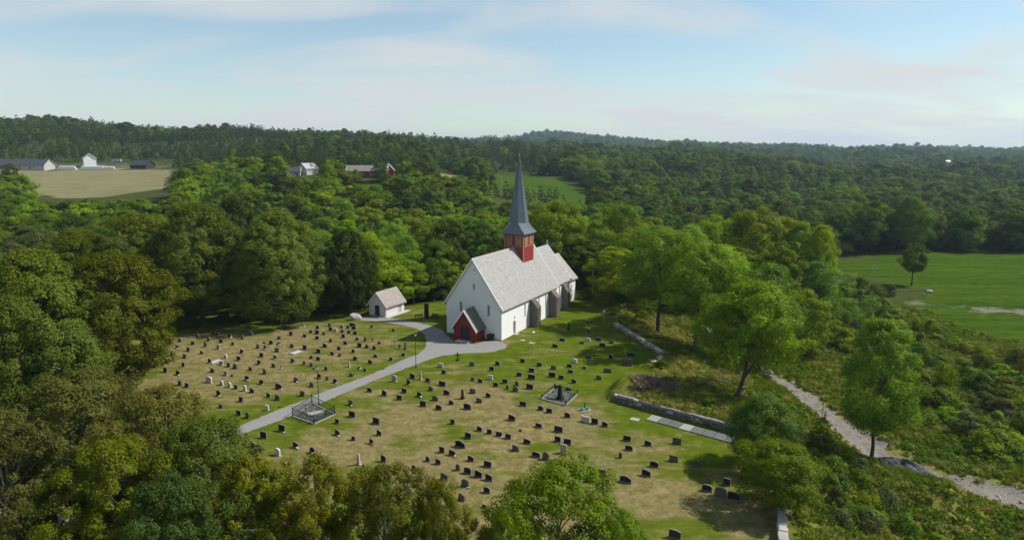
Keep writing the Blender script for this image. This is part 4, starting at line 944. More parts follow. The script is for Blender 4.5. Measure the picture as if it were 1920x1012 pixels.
LAND = [('the iron-railed plot', at(588, 776)), ('the lamp at the path bend', at(780, 688)), ('the railed obelisk plot', at(1050, 745)), ("the low wall's upper end", at(1155, 750)),
        ('the boulder near the shed', at(667, 599)), ('the dark cross below the porch', at(858, 676)), ('the lamp south of the church', at(1000, 663)), ('the tall tan obelisk', at(788, 710)), ('the green watering cans', at(566, 612)),
        ("the slab row's lower end", at(1366, 818)), ('the boundary wall end', at(1474, 968)), ('the reddish pillar stone', at(1163, 858)), ('the big stepped monument', at(273, 690)), ('the round white headstone', at(392, 716)),
        ('the lone dark obelisk', at(867, 746)), ('the wide ogee-topped stone', at(863, 836)), ('the tall pinkish stone', at(1056, 848)), ('the pale obelisk behind branches', at(673, 870)), ("the rubble wall's upper end", at(1150, 612)), ("the path's near end", at(440, 812)), ('the yellow-flowered tan stone', at(423, 683))]
STONES = []
for (ox, oy, sc), txt in SH:
    for it in txt.replace('\n', '|').split('|'):
        a = it.split()
        if len(a) < 7: continue
        x, y, w__, h__ = map(float, a[:4]); px, py = ox + x / sc, oy + y / sc
        STONES.append((px, py, w__ / sc, h__ / sc, a[4], a[5], a[6]))
ADJ = {'d': 'dark grey', 'm': 'grey-brown', 'l': 'pale', 't': 'tan', 'r': 'reddish dark'}
SHN = {'f': 'flat-topped', 's': 'sloping', 'r': 'rounded', 'g': 'pointed', 'o': 'obelisk', 'w': 'wide ogee-topped', 'p': 'pillar', 'b': 'boulder-like', 'c': 'cross', 'k': 'stepped'}
POS = [at(s[0], s[1]) for s in STONES]
rk = {}
for j, (ln, lp) in enumerate(LAND):
    order = sorted(range(len(POS)), key=lambda i: (POS[i] - lp).length)
    for r_, i in enumerate(order): rk[(i, j)] = r_ + 1
for i, (px, py, wp, hp, st, shp, fl) in enumerate(STONES):
    p = POS[i]; D = (p - Vector((0, 0, HC))).length; sa = HC / D; ca = sqrt(1 - sa * sa)
    wid = min(max((wp * D / F - .06) / .9, .34), 2.1); hgt = max((hp * D / F - .16 * sa) / ca, .4) * .90
    th = R.uniform(.15, .22)
    if shp == 'o': wid = max(.45, min(wid, .9)); th = wid
    if shp == 'p': wid = .42; th = .42
    if shp == 'b': th = wid * .7
    if shp == 'c': th = .1; wid = max(wid, .5)
    if shp == 'k': th = .5
    if (shp == 'o' and hp > 25): wid = th = .95
    j = min(range(len(LAND)), key=lambda k: rk[(i, k)]); n_ = rk[(i, j)]
    nm = {'o': 'obelisk gravestone', 'c': 'iron grave cross', 'p': 'pillar gravestone'}.get(shp, SHN[shp] + ' gravestone')
    lab = '%s %s%s, %s nearest %s' % (ADJ[st], nm, '' if fl == '-' else ' with %s flowers' % fl, ordinal(n_), LAND[j][0])
    rz = radians(-28) + R.gauss(0, .06)
    ph = 0.0 if shp in 'obcp' else .11
    e = empty('gravestone' if shp != 'c' else 'grave_cross', p, rz)
    tag(e, ' '.join(lab.split()[:16]), 'cross' if shp == 'c' else 'gravestone', 'gravestones on the churchyard lawns')
    o = inst('slab' if shp not in 'c' else 'cross_bars', grave_mesh(shp, st), e, (0, 0, ph), (R.gauss(0, .02), R.gauss(0, .015), 0), (wid, th, hgt - ph))
    if ph: inst('plinth', plinth_me[st], e, (0, 0, 0), (0, 0, 0), (wid * 1.12, th * 1.7, ph + .02))
    if fl != '-':
        q = p + Vector((cos(rz) * wid * .62, sin(rz) * wid * .62, 0)) + Vector((sin(rz), -cos(rz), 0)) * .32
        f_ = empty('flower_bunch', q, R.uniform(0, 6)); tag(f_, ' '.join(('%s flowers on the grave %s nearest %s' % (fl, ordinal(n_), LAND[j][0])).split()[:16]), 'flowers', 'flowers on the graves'); s_ = R.uniform(.5, .85); f_.scale = (s_, s_, s_)
        inst('blossom', fl_me[fl], f_); inst('stem', stem_me, f_)
# low gravel grave beds with pale kerbs
for px, py, lab in ((405, 678, 'long pale kerbed grave bed in the dry left lawn'), (556, 661, 'pale sandy grave bed with red flowers in the left lawn')):
    e = empty('grave_bed', at(px, py), radians(-28)); tag(e, lab, 'grave bed', 'kerbed grave beds')
    MB().box(-.55, .55, -1.1, 1.1, .012, .07).build('bed_gravel', 'concrete', e)
    for s in (-1, 1):
        MB().box(min(s * .56, s * .66), max(s * .56, s * .66), -1.2, 1.2, .012, .16).build('kerb', 'slab_pale', e); MB().box(-.555, .555, min(s * 1.11, s * 1.2), max(s * 1.11, s * 1.2), .012, .155).build('kerb', 'slab_pale', e)

# ------------------------------------------------------------------ plants: crowns of separate leaves on limbed trunks
def leaves(rng, C_, RC, CNT, size, flat=.75, droop=0.0, asp=.55, cvar=.5):
    """leaf quads clustered in clumps; every leaf its own orientation and tint"""
    idx = np.repeat(np.arange(len(C_)), CNT); n = len(idx)
    d = rng.normal(size=(n, 3)); d /= np.linalg.norm(d, axis=1)[:, None]
    r = RC[idx] * np.cbrt(rng.uniform(.12, 1, n)) * rng.uniform(.8, 1.12, n)
    off = d * r[:, None]; off[:, 2] *= flat
    if droop: off[:, 2] -= droop * (off[:, 0] ** 2 + off[:, 1] ** 2) / (RC[idx] + .01)
    P = C_[idx] + off
    ctr = C_.mean(0); out = P - ctr; out[:, 2] *= .8; out /= np.linalg.norm(out, axis=1)[:, None] + 1e-6
    nrm = d * .65 + out * .55 + rng.normal(size=(n, 3)) * .36 + np.array([0, 0, .3]); nrm /= np.linalg.norm(nrm, axis=1)[:, None]
    a = rng.normal(size=(n, 3)); a[:, 2] -= droop * 2
    t1 = np.cross(nrm, a); t1 /= np.linalg.norm(t1, axis=1)[:, None] + 1e-9; t2 = np.cross(nrm, t1)
    s = size * rng.uniform(.65, 1.3, n)[:, None]
    V_ = np.stack([P - t2 * s * .5, P + t1 * s * asp * .5 + nrm * s * .06, P + t2 * s * .5, P - t1 * s * asp * .5 + nrm * s * .06], 1).reshape(-1, 3)
    F_ = np.arange(4 * n).reshape(-1, 4)
    ct = rng.uniform(0, 1, len(C_))
    tint = np.clip(cvar * ct[idx] + (1 - cvar) * rng.uniform(0, 1, n), 0, 1)
    return V_, F_, tint
def profile(shape, t):
    if shape == 'round': return (1 - np.abs(2 * np.clip(t, 0, 1) ** .85 - 1) ** 2.2) ** .5
    if shape == 'oval': return np.clip(1 - np.abs(2 * t ** .75 - 1) ** 2.4, 0, 1) ** .55
    if shape == 'spread': return np.clip(1 - np.abs(1.75 * t ** .8 - .72) ** 2.5, 0.02, 1) ** .6
    if shape == 'dome': return np.clip(1 - t ** 2.4, 0.0, 1) ** .55 * np.clip(.72 + t * 1.6, 0, 1)
    if shape == 'cone': return np.clip(1.02 - t, 0.03, 1) ** .85
    return np.clip(1 - t ** 3, .05, 1) ** .5 * np.clip(.55 + t, 0, 1)
def tree_meshes(key, seed, Wd, Ht, z0, shape, ncl, leaf, size, trunk_r, bark='bark', rc=(.10, .17), limbs=14, lean=0.0, droop=0.0, inner=.30, lump=.22, fork=False, twigs=0, flat=.75, asp=.55, cvar=.5):
    rng = np.random.RandomState(seed); rr = random.Random(seed)
    t_ = rng.uniform(0.02, 1, ncl) if shape != 'cone' else 1 - np.sqrt(rng.uniform(0, 1, ncl))
    ang = rng.uniform(0, 2 * pi, ncl); rf = np.sqrt(rng.uniform(inner, 1, ncl)); ph = rng.uniform(0, 6.28, 4)
    lum = 1 + lump * (.6 * np.sin(3 * ang + ph[0] + 3 * t_) + .5 * np.sin(5 * ang + ph[1] - 5 * t_) + .4 * np.sin(2 * ang + ph[2] + 9 * t_))
    r = rf * profile(shape, t_) * Wd / 2 * lum
    C_ = np.c_[r * np.cos(ang) + lean * t_ * Wd * .3, r * np.sin(ang), z0 + t_ * (Ht - z0)]
    RC = Wd * rng.uniform(rc[0], rc[1], ncl) * (1.0 - .25 * t_)
    if shape == 'cone': RC *= np.clip(1.25 - t_, .3, 1.2)
    CNT = np.maximum(6, (leaf * (RC / RC.mean()) ** 2 * rng.uniform(.65, 1.3, ncl))).astype(int)
    V_, F_, ti = leaves(rng, C_, RC, CNT, size, flat, droop, asp, cvar)
    crown = np_mesh(key + '_crown', V_, F_, ['leaf_green'], ti)
    mb = MB(); hl = z0 + (Ht - z0) * (.55 if shape != 'cone' else .93)
    pts = [(0, 0, -.6), (rr.uniform(-.1, .1), rr.uniform(-.1, .1), z0 * .4)]; k = 5
    for i in range(1, k + 1):
        f_ = i / k; pts.append((rr.gauss(0, .02) * Ht * f_ + lean * f_ * Wd * .15, rr.gauss(0, .02) * Ht * f_, z0 * .4 + (hl - z0 * .4) * f_))
    rad = [trunk_r * 1.45, trunk_r * 1.05] + [trunk_r * (1 - .78 * i / k) for i in range(1, k + 1)]
    mb.tube(pts, rad, 8)
    order = list(range(ncl)); rr.shuffle(order)
    for i in order[:limbs]:
        c = Vector(C_[i]); zb = max(z0 * .55, min(c.z * .72, hl * .96)); f_ = max(0, min(1, (zb - z0 * .4) / (hl - z0 * .4))) * k + 1
        a_, b_ = pts[int(min(f_, k))], pts[int(min(f_ + 1, k + 1))]; q = Vector(a_).lerp(Vector(b_), f_ - int(f_)); q.z = zb
        m1 = q.lerp(c, .45) + Vector((rr.gauss(0, .04), rr.gauss(0, .04), .05)) * Wd * .5; r0 = trunk_r * rr.uniform(.22, .4)
        mb.tube([q, m1, c], [r0, r0 * .6, r0 * .18], 5, False)
        for w2 in range(twigs):
            e_ = c + Vector((rr.gauss(0, 1), rr.gauss(0, 1), rr.gauss(.2, .8))) * RC[i] * .8; b0 = m1.lerp(c, rr.uniform(.2, 1))
            mb.tube([b0, b0.lerp(e_, .5) + Vector((0, 0, .12)), e_], [r0 * .3, r0 * .18, .012], 4, False)
    trunk = mb.mesh(key + '_trunk', bark)
    return dict(crown=crown, trunk=trunk, W=Wd, H=Ht)
T = {}
# foreground: single leaves and twigs can be made out
T['fore_a'] = tree_meshes('fore_a', 1, 11, 15, 3.0, 'round', 330, 240, .175, .26, 'bark', (.045, .10), 34, twigs=2, inner=.12, lump=.26, droop=.25, cvar=.4)
T['fore_b'] = tree_meshes('fore_b', 2, 10, 12.5, 2.5, 'round', 300, 200, .17, .20, 'bark_pale', (.04, .09), 40, twigs=2, inner=.08, lump=.32, cvar=.4)
T['fore_c'] = tree_meshes('fore_c', 3, 11, 13, 3.0, 'round', 240, 180, .21, .22, 'bark_pale', (.05, .10), 34, twigs=2, inner=.1, lump=.30, cvar=.4)
# big dense trees round the churchyard
T['big_a'] = tree_meshes('big_a', 11, 17, 22, 2.6, 'dome', 470, 180, .30, .5, 'bark', (.04, .095), 14, droop=.5, inner=.35, lump=.20, cvar=.45)
T['big_b'] = tree_meshes('big_b', 12, 16, 21, 3.0, 'round', 430, 180, .30, .45, 'bark', (.045, .10), 14, droop=.4, inner=.3, lump=.24, cvar=.45)
# ordinary broadleaf trees
T['mid_a'] = tree_meshes('mid_a', 21, 10, 14, 2.8, 'round', 155, 230, .28, .26, 'bark', (.095, .155), 6, inner=.25, lump=.20, cvar=.6)
T['mid_b'] = tree_meshes('mid_b', 22, 9, 16, 3.2, 'oval', 155, 225, .27, .24, 'bark', (.095, .155), 6, inner=.22, lump=.22, cvar=.6)
T['mid_c'] = tree_meshes('mid_c', 23, 12, 13, 2.6, 'dome', 165, 230, .29, .28, 'bark', (.085, .145), 6, inner=.25, lump=.22, cvar=.6)
T['mid_d'] = tree_meshes('mid_d', 24, 8, 15, 2.6, 'oval', 130, 220, .26, .16, 'bark_pale', (.10, .165), 6, inner=.2, lump=.26, cvar=.6)
T['open'] = tree_meshes('open', 25, 9, 14, 5.0, 'round', 125, 215, .26, .22, 'bark', (.09, .155), 12, twigs=1, inner=.25, lump=.3, cvar=.6)
T['slim'] = tree_meshes('slim', 26, 7.5, 15, 3.6, 'oval', 160, 250, .22, .17, 'bark', (.095, .165), 8, twigs=1, inner=.3, lump=.22, cvar=.6)
T['mid_e'] = tree_meshes('mid_e', 33, 11, 13.5, 2.0, 'spread', 120, 165, .28, .24, 'bark', (.09, .15), 10, inner=.2, lump=.42, cvar=.7)
T['mid_f'] = tree_meshes('mid_f', 34, 6.5, 17, 2.2, 'oval', 120, 150, .25, .18, 'bark_pale', (.10, .16), 8, inner=.2, lump=.30, cvar=.5)
T['mid_g'] = tree_meshes('mid_g', 35, 9.5, 13, 1.6, 'dome', 90, 230, .27, .22, 'bark', (.11, .19), 8, inner=.25, lump=.34, cvar=.7)
T['conifer'] = tree_meshes('conifer', 27, 6, 15, 1.2, 'cone', 120, 60, .40, .18, 'bark', (.09, .15), 0, droop=.5, flat=.35, inner=.35, asp=.3)
# far trees
for i, (nm, Wd, Ht, sh) in enumerate((('far_a', 9, 12, 'round'), ('far_b', 8, 13, 'oval'), ('far_c', 10, 11, 'dome'), ('far_d', 8.5, 12.5, 'round'))):
    T[nm] = tree_meshes(nm, 40 + i, Wd, Ht, 1.2, sh, 64, 95, .52, .2, 'bark', (.12, .20), 0, inner=.25, lump=.26, cvar=.65)
T['far_pine'] = tree_meshes('far_pine', 50, 5.5, 14, 3.0, 'oval', 40, 46, .55, .16, 'bark', (.11, .19), 3, inner=.2, lump=.3, asp=.4)
T['far_spruce'] = tree_meshes('far_spruce', 51, 5.2, 15, .8, 'cone', 60, 34, .6, .14, 'bark', (.10, .16), 0, droop=.4, flat=.4, asp=.35)
# shrubs
def bush_mesh(key, seed, Wd, Ht, ncl, leaf, size, mat):
    rng = np.random.RandomState(seed); t_ = rng.uniform(.05, 1, ncl); ang = rng.uniform(0, 2 * pi, ncl); rf = np.sqrt(rng.uniform(.15, 1, ncl))
    r = rf * np.clip(1 - t_ ** 2, .05, 1) ** .5 * Wd / 2 * (1 + .25 * np.sin(3 * ang + seed)); C_ = np.c_[r * np.cos(ang), r * np.sin(ang), t_ * Ht * .85 + .05]
    RC = Wd * rng.uniform(.10, .2, ncl); CNT = np.maximum(5, leaf * (RC / RC.mean()) ** 2).astype(int)
    V_, F_, ti = leaves(rng, C_, RC, CNT, size, .8, 0, .55, .55); return np_mesh(key, V_, F_, [mat], ti)
def stem_mesh(seed, Wd, Ht, n=7):
    rr = random.Random(seed); mb = MB()
    for k in range(n):
        a = rr.uniform(0, 6.28); mb.tube([(0.1 * cos(a), .1 * sin(a), -.25), (Wd * .18 * cos(a), Wd * .18 * sin(a), Ht * .45), (Wd * .32 * cos(a), Wd * .32 * sin(a), Ht * .8)], [.05, .035, .012], 4, False)
    return mb.mesh('stems', 'bark')
BU = {'bush_a': (bush_mesh('bush_a', 61, 3.2, 2.4, 34, 62, .24, 'leaf_green'), stem_mesh(1, 3.2, 2.4), 3.2, 2.4), 'bush_b': (bush_mesh('bush_b', 62, 2.6, 2.8, 30, 62, .22, 'leaf_green'), stem_mesh(2, 2.6, 2.8), 2.6, 2.8), 'bush_c': (bush_mesh('bush_c', 63, 3.8, 2.0, 36, 60, .24, 'leaf_green'), stem_mesh(3, 3.8, 2.0), 3.8, 2.0)}
def blades(key, seed, n, Wd, Ht, mat, wid=.05):
    rng = np.random.RandomState(seed); a = rng.uniform(0, 6.28, n); r = Wd / 2 * np.sqrt(rng.uniform(0, 1, n)); b = np.c_[r * np.cos(a), r * np.sin(a), np.full(n, -.03)]
    h = Ht * rng.uniform(.5, 1.1, n); l = rng.normal(size=(n, 2)) * .55 * h[:, None]; tp = b + np.c_[l, h]; md = b + np.c_[l * .3, h * .55]; sd_ = rng.uniform(0, 6.28, n); s_ = np.c_[np.cos(sd_), np.sin(sd_), np.zeros(n)] * wid
    V_ = np.stack([b - s_, b + s_, md + s_ * .8, tp], 1).reshape(-1, 3); return np_mesh(key, V_, np.arange(4 * n).reshape(-1, 4), [mat], rng.uniform(0, 1, n))

def use_mat(o, mat):
    o.material_slots[0].link = 'OBJECT'; o.material_slots[0].material = M[mat]
TREES = []   # every tree and shrub that is a thing of its own: (empty, belt, look)
def put_tree(kind, x, y, h, w_, mat, belt, look, rz=None, z=None, name='tree', lean=None):
    t_ = T[kind]; z = hz(x, y) if z is None else z
    e = empty(name, (x, y, z), R.uniform(0, 6.28) if rz is None else rz)
    if lean: e.rotation_euler = (lean[0], lean[1], e.rotation_euler[2])
    sc = (w_ / t_['W'], w_ / t_['W'] * R.uniform(.92, 1.08), h / t_['H'])
    inst('trunk', t_['trunk'], e, (0, 0, 0), (0, 0, 0), ((sc[0] + sc[2]) / 2, (sc[0] + sc[2]) / 2, sc[2]) if kind in ('slim', 'open') else sc)
    c = inst('crown', t_['crown'], e, (0, 0, 0), (0, 0, 0), sc); use_mat(c, mat)
    tag(e, None, 'tree', belt); TREES.append((e, belt, look)); return e
def tree_px(kind, px, d, ytop, wpx, mat, belt, look, **k):
    """tree whose top stands at picture (px, ytop) at ground distance d; real height and spread follow"""
    zt = top_z(ytop, d); zm = (zt + hz((px - CX) / F * d, d)) / 2; dc = d * cos(PITCH) + (HC - zm) * sin(PITCH)
    x = (px - CX) / F * dc; z = hz(x, d)
    return put_tree(kind, x, d, max(2.5, (zt - z)), wpx * dc / F, mat, belt, look, z=z, **k)
LEFT, BACK, EAST, FORE, FIELDB, TRK = 'west edge of the churchyard', 'behind the churchyard lawn', 'along the bank east of the church', 'along the bottom edge', 'by the green field', 'beside the dirt track'
for a in (('big_a', 70, 88, 470, 250, 'leaf_olive', LEFT, 'massive dense olive-green tree'), ('big_b', 215, 97, 478, 235, 'leaf_olive', LEFT, 'massive olive-green spreading tree'), ('big_a', -50, 98, 465, 240, 'leaf_mid', LEFT, 'massive dark green tree'), ('big_b', 20, 70, 560, 220, 'leaf_olive', LEFT, 'large shaded green tree'), ('mid_a', 110, 72, 600, 170, 'leaf_olive', LEFT, 'shaded green tree'),
          ('big_b', 372, 134, 385, 175, 'leaf_olive', BACK, 'tall olive-green domed tree'), ('big_a', 525, 136, 395, 170, 'leaf_olive', BACK, 'tall brownish olive tree with hanging branches'), ('big_b', 265, 140, 402, 180, 'leaf_olive', BACK, 'tall dull olive tree'), ('big_a', 150, 138, 432, 170, 'leaf_olive', BACK, 'broad dull brown-green tree'), ('big_a', 445, 150, 372, 130, 'leaf_dark', BACK, 'tall dark green tree'), ('big_b', 655, 143, 432, 92, 'leaf_dark', BACK, 'dark dense upright tree'),
          ('mid_a', 590, 150, 440, 90, 'leaf_mid', BACK, 'green rounded tree'), ('mid_b', 735, 160, 478, 95, 'leaf_green', BACK, 'fresh green tree'), ('mid_d', 775, 158, 500, 70, 'leaf_mid', BACK, 'slender green tree'), ('mid_c', 820, 168, 452, 110, 'leaf_green', BACK, 'broad green tree'), ('mid_b', 845, 172, 412, 85, 'leaf_dark', BACK, 'dark narrow tree'), ('mid_a', 700, 172, 452, 110, 'leaf_mid', BACK, 'rounded dark green tree'), ('mid_b', 905, 178, 415, 100, 'leaf_mid', BACK, 'green tree half hidden by the church roof'),
          ('mid_a', 1040, 178, 378, 120, 'leaf_bright', EAST, 'bright yellow-green tree beside the spire'), ('mid_b', 985, 186, 400, 100, 'leaf_bright', EAST, 'bright green tree behind the turret'), ('mid_a', 1105, 182, 415, 110, 'leaf_green', EAST, 'shaded green tree'), ('slim', 1150, 152, 465, 95, 'leaf_bright', EAST, 'green tree with pale trunks'), ('mid_g', 1160, 186, 388, 130, 'leaf_green', EAST, 'broad green tree'), ('open', 1238, 134, 428, 150, 'leaf_bright', EAST, 'tall green tree with dark trunk on the bank'), ('mid_a', 1185, 165, 430, 110, 'leaf_bright', EAST, 'full green tree'),
          ('open', 1308, 116, 452, 130, 'leaf_bright', EAST, 'tall green tree with long bare trunk'), ('open', 1345, 124, 462, 115, 'leaf_bright', EAST, 'slender green tree with thin trunk'), ('mid_e', 1290, 160, 425, 115, 'leaf_bright', EAST, 'rounded green tree'), ('mid_g', 1430, 118, 500, 150, 'leaf_green', EAST, 'broad green tree overhanging the track'), ('mid_a', 1500, 128, 545, 110, 'leaf_bright', EAST, 'low green tree over the track'), ('mid_b', 1500, 168, 420, 105, 'leaf_green', EAST, 'tall dark green tree'), ('slim', 1535, 160, 425, 62, 'leaf_bright', EAST, 'slender pale-trunked tree'), ('mid_a', 1420, 176, 392, 130, 'leaf_bright', EAST, 'bright green rounded tree'), ('mid_a', 1350, 180, 408, 120, 'leaf_bright', EAST, 'bright green dome of a tree'), ('mid_b', 1460, 152, 465, 90, 'leaf_green', EAST, 'shaded green tree'),
          ('slim', 1647, 82, 604, 140, 'leaf_bright', TRK, 'tall bright green tree with dark straight trunk'), ('mid_c', 1430, 71.5, 745, 130, 'leaf_mid', TRK, 'green tree with layered crown on the lawn edge'), ('mid_a', 1455, 62.5, 830, 145, 'leaf_mid', TRK, 'leafy green tree above the boundary wall'), ('conifer', 1540, 80, 742, 45, 'leaf_mid', TRK, 'small young tree in the rough grass'),
          ('open', 1713, 205, 458, 44, 'leaf_mid', FIELDB, 'lone slender tree on the near edge of the green field')): tree_px(*a)
for a in (('mid_c', 628, 372, 315, 72, 'leaf_green', 'near the red barn', 'round-topped green tree'), ('mid_a', 713, 386, 304, 30, 'leaf_mid', 'near the red barn', 'small dark tree before the barn wall'), ('mid_g', 668, 384, 318, 26, 'leaf_mid', 'near the red barn', 'low bushy tree'), ('mid_c', 372, 395, 306, 95, 'leaf_grey', 'right end of the hay field', 'broad grey-green tree')): tree_px(*a)
# the leaning forked tree on the bank
fk = at(1378, 747, -1.0); fx, fy = fk.x, fk.y; fzz = hz(fx, fy)
e = empty('tree', (fx, fy, fzz), 0); tag(e, None, 'tree', EAST); TREES.append((e, EAST, 'leaning green tree with forked dark trunk'))
mb = MB(); mb.tube([(0, 0, -.5), (.9, .1, 2.2), (1.5, .3, 4.6), (1.7, .5, 8.5), (1.6, .7, 13)], [.42, .32, .26, .2, .06], 8); mb.tube([(1.15, .2, 3.0), (2.6, .5, 5.2), (4.2, .9, 8.2), (5.0, 1.2, 11)], [.2, .17, .12, .04], 7)
for k in range(16):
    a = R.uniform(0, 6.28); z0_ = R.uniform(6, 11); mb.tube([(1.7, .5, z0_), (1.7 + 1.6 * cos(a), .5 + 1.6 * sin(a), z0_ + 1.6), (1.7 + 3.6 * cos(a), .5 + 3.6 * sin(a), z0_ + 2.6)], [.09, .06, .02], 5, False)
mb.build('trunk', 'bark', e); c = inst('crown', T['mid_c']['crown'], e, (2.0, .6, 4.2), (0, 0, 1), (1.25, 1.2, 1.02)); use_mat(c, 'leaf_green')
# foreground crowns reaching up into the picture
for a in (('fore_a', 150, 55, 705, 320, 'leaf_brown', FORE, 'big brownish tree with bare twigs'), ('fore_a', 300, 52, 735, 250, 'leaf_brown', FORE, 'rust-brown thin-leaved tree'), ('fore_b', 20, 47, 800, 250, 'leaf_brown', FORE, 'brown-tinged tree at the corner'), ('fore_a', 395, 47, 790, 240, 'leaf_olive', FORE, 'olive tree with pale branches'), ('fore_a', 230, 44, 830, 260, 'leaf_olive', FORE, 'dull green leafy tree'), ('fore_b', 480, 45, 862, 210, 'leaf_yellow', FORE, 'yellowing sparse tree'), ('fore_b', 600, 44, 862, 220, 'leaf_yellow', FORE, 'yellow-brown sparse tree with bare boughs'), ('fore_b', 730, 43, 878, 230, 'leaf_yellow', FORE, 'yellow-green open tree'), ('fore_b', 830, 42, 905, 160, 'leaf_yellow', FORE, 'sparse yellowing tree'),
          ('fore_c', 1050, 43.5, 872, 290, 'leaf_green', FORE, 'glossy green leafy tree'), ('fore_c', 1160, 41, 965, 150, 'leaf_green', FORE, 'low green leafy tree'), ('fore_c', 960, 41, 950, 170, 'leaf_green', FORE, 'small green leafy tree'), ('fore_a', 330, 40, 900, 240, 'leaf_dark', FORE, 'dark green tree under the brown ones')): tree_px(*a)

# --- scattered woodland: the trees that show largest are things, the rest one mass
def inside(poly, x, y, m=0.0): return float(sdf_poly(np.array([x]), np.array([y]), poly)[0]) < m
BLOCK = [(PLATEAU, 3.5), (FIELD, 2.0), (GFIELD, 5), (HAY, 5), (FARM, 6), (BARN, 2), (TANF, 4), (MEAD, 4)]
def scatter(y0, y1, sp, fx, seed, x_extra=25):
    rr = np.random.RandomState(seed); ny_ = int((y1 - y0) / sp); P = []
    for j in range(ny_):
        yy = y0 + (j + .5) * sp; hw = yy * fx + x_extra; n = int(2 * hw / sp)
        xs = -hw + (np.arange(n) + rr.uniform(0, 1)) * sp
        P.append(np.c_[xs + rr.uniform(-.45, .45, n) * sp, yy + rr.uniform(-.45, .45, n) * sp])
    P = np.concatenate(P); k = np.ones(len(P), bool)
    for poly, m in BLOCK: k &= sdf_poly(P[:, 0], P[:, 1], poly) > m
    k &= dist_line(P[:, 0], P[:, 1], TRACK2) > 6.5
    return P[k], rr
CAND = []
P1, rr1 = scatter(120, 420, 8.2, .92, 3)
P1z = height(P1[:, 0], P1[:, 1])
man = np.array([(t_[0].location.x, t_[0].location.y) for t_ in TREES])
keep = np.min(np.hypot(P1[:, None, 0] - man[None, :, 0], P1[:, None, 1] - man[None, :, 1]), axis=1) > 5.0
# open shrub slope between the track and the green field, and the bank, hold shrubs and grass instead of trees
keep &= ~((P1[:, 0] > 24) & (P1[:, 1] < 150) & (P1[:, 0] < 140))
keep &= ~((P1[:, 1] < 150) & (P1[:, 0] > -60) & (P1[:, 0] < 30))
# gaps so that the fields, the farm and the barn are not hidden
def sees(px0, px1, py_max, d_max):
    return px0, px1, py_max, d_max
GAPS = [(55, 330, 374, 415), (640, 735, 321, 392), (655, 715, 345, 335), (925, 1120, 378, 440), (820, 868, 330, 470), (535, 600, 330, 392), (1560, 1930, 640, 262)]
P1, P1z = P1[keep], P1z[keep]
BRIGHT = ('leaf_bright', 'leaf_bright', 'leaf_green', 'leaf_green', 'leaf_mid')
sel = []
for (x, y), z in zip(P1, P1z):
    h = rr1.uniform(9.0, 16.5); w_ = h * rr1.uniform(.68, 1.1)
    px, py = px_of((x, y, z + h)); 
    for a, b, pm_, dm in GAPS:
        if a - 12 < px < b + 12 and y < dm and py < pm_:
            zt = top_z(pm_ + rr1.uniform(2, 14), y); h = min(h, zt - z); w_ = min(w_, h * 1.0)
    if h < 6: continue
    u = rr1.uniform()
    if x < -60 and y < 220: mat = ('leaf_olive', 'leaf_mid', 'leaf_dark', 'leaf_mid', 'leaf_grey')[int(u * 5)]
    elif x < -40: mat = ('leaf_mid', 'leaf_green', 'leaf_green', 'leaf_bright', 'leaf_dark')[int(u * 5)]
    else: mat = BRIGHT[int(u * 5)] if y < 300 else ('leaf_mid', 'leaf_green', 'leaf_mid', 'leaf_dark', 'leaf_mid')[int(u * 5)]
    if x > 60 and y > 225: mat = ('leaf_dark', 'leaf_mid', 'leaf_dark', 'leaf_olive', 'leaf_mid')[int(u * 5)]
    if x > 95 and 250 < y < 290: h *= 1.35
    sel.append((h * w_ / (y * y) * (1 if -80 < px < 2000 else .05), x, y, z, h, w_, mat, px))
sel.sort(reverse=True)
kinds = ('conifer', 'mid_a', 'mid_b', 'mid_c', 'mid_d', 'mid_e', 'mid_f', 'mid_g', 'mid_e')
LOOK = {'needle_green': 'dark needled', 'leaf_bright': 'bright yellow-green', 'leaf_green': 'fresh green', 'leaf_mid': 'mid green', 'leaf_dark': 'dark green', 'leaf_olive': 'olive green', 'leaf_grey': 'grey-green'}
SHN2 = {'conifer': 'pointed conifer', 'mid_a': 'rounded tree', 'mid_b': 'tall oval tree', 'mid_c': 'broad domed tree', 'mid_d': 'slender tree', 'mid_e': 'ragged spreading tree', 'mid_f': 'narrow tall tree', 'mid_g': 'lumpy bushy tree'}
N_IND = 200
mass = []
for i, (s, x, y, z, h, w_, mat, px) in enumerate(sel):
    kd = kinds[rr1.randint(0, 9)]
    if kd == 'conifer' and i < N_IND: mat = 'needle_green'; w_ = min(w_, h * .48); h *= 1.12
    if i < N_IND:
        dist = 'nearest' if y < 165 else 'second' if y < 195 else 'third' if y < 230 else 'distant'
        side = 'west of the shed' if px < 690 else 'behind the church' if px < 1090 else 'east of the church' if px < 1560 else 'beyond the green field'
        put_tree(kd, x, y, h, w_, mat, '%s tree line %s' % (dist, side), LOOK[mat] + ' ' + SHN2[kd], z=z)
    else: mass.append((x, y, z, h, w_, mat))

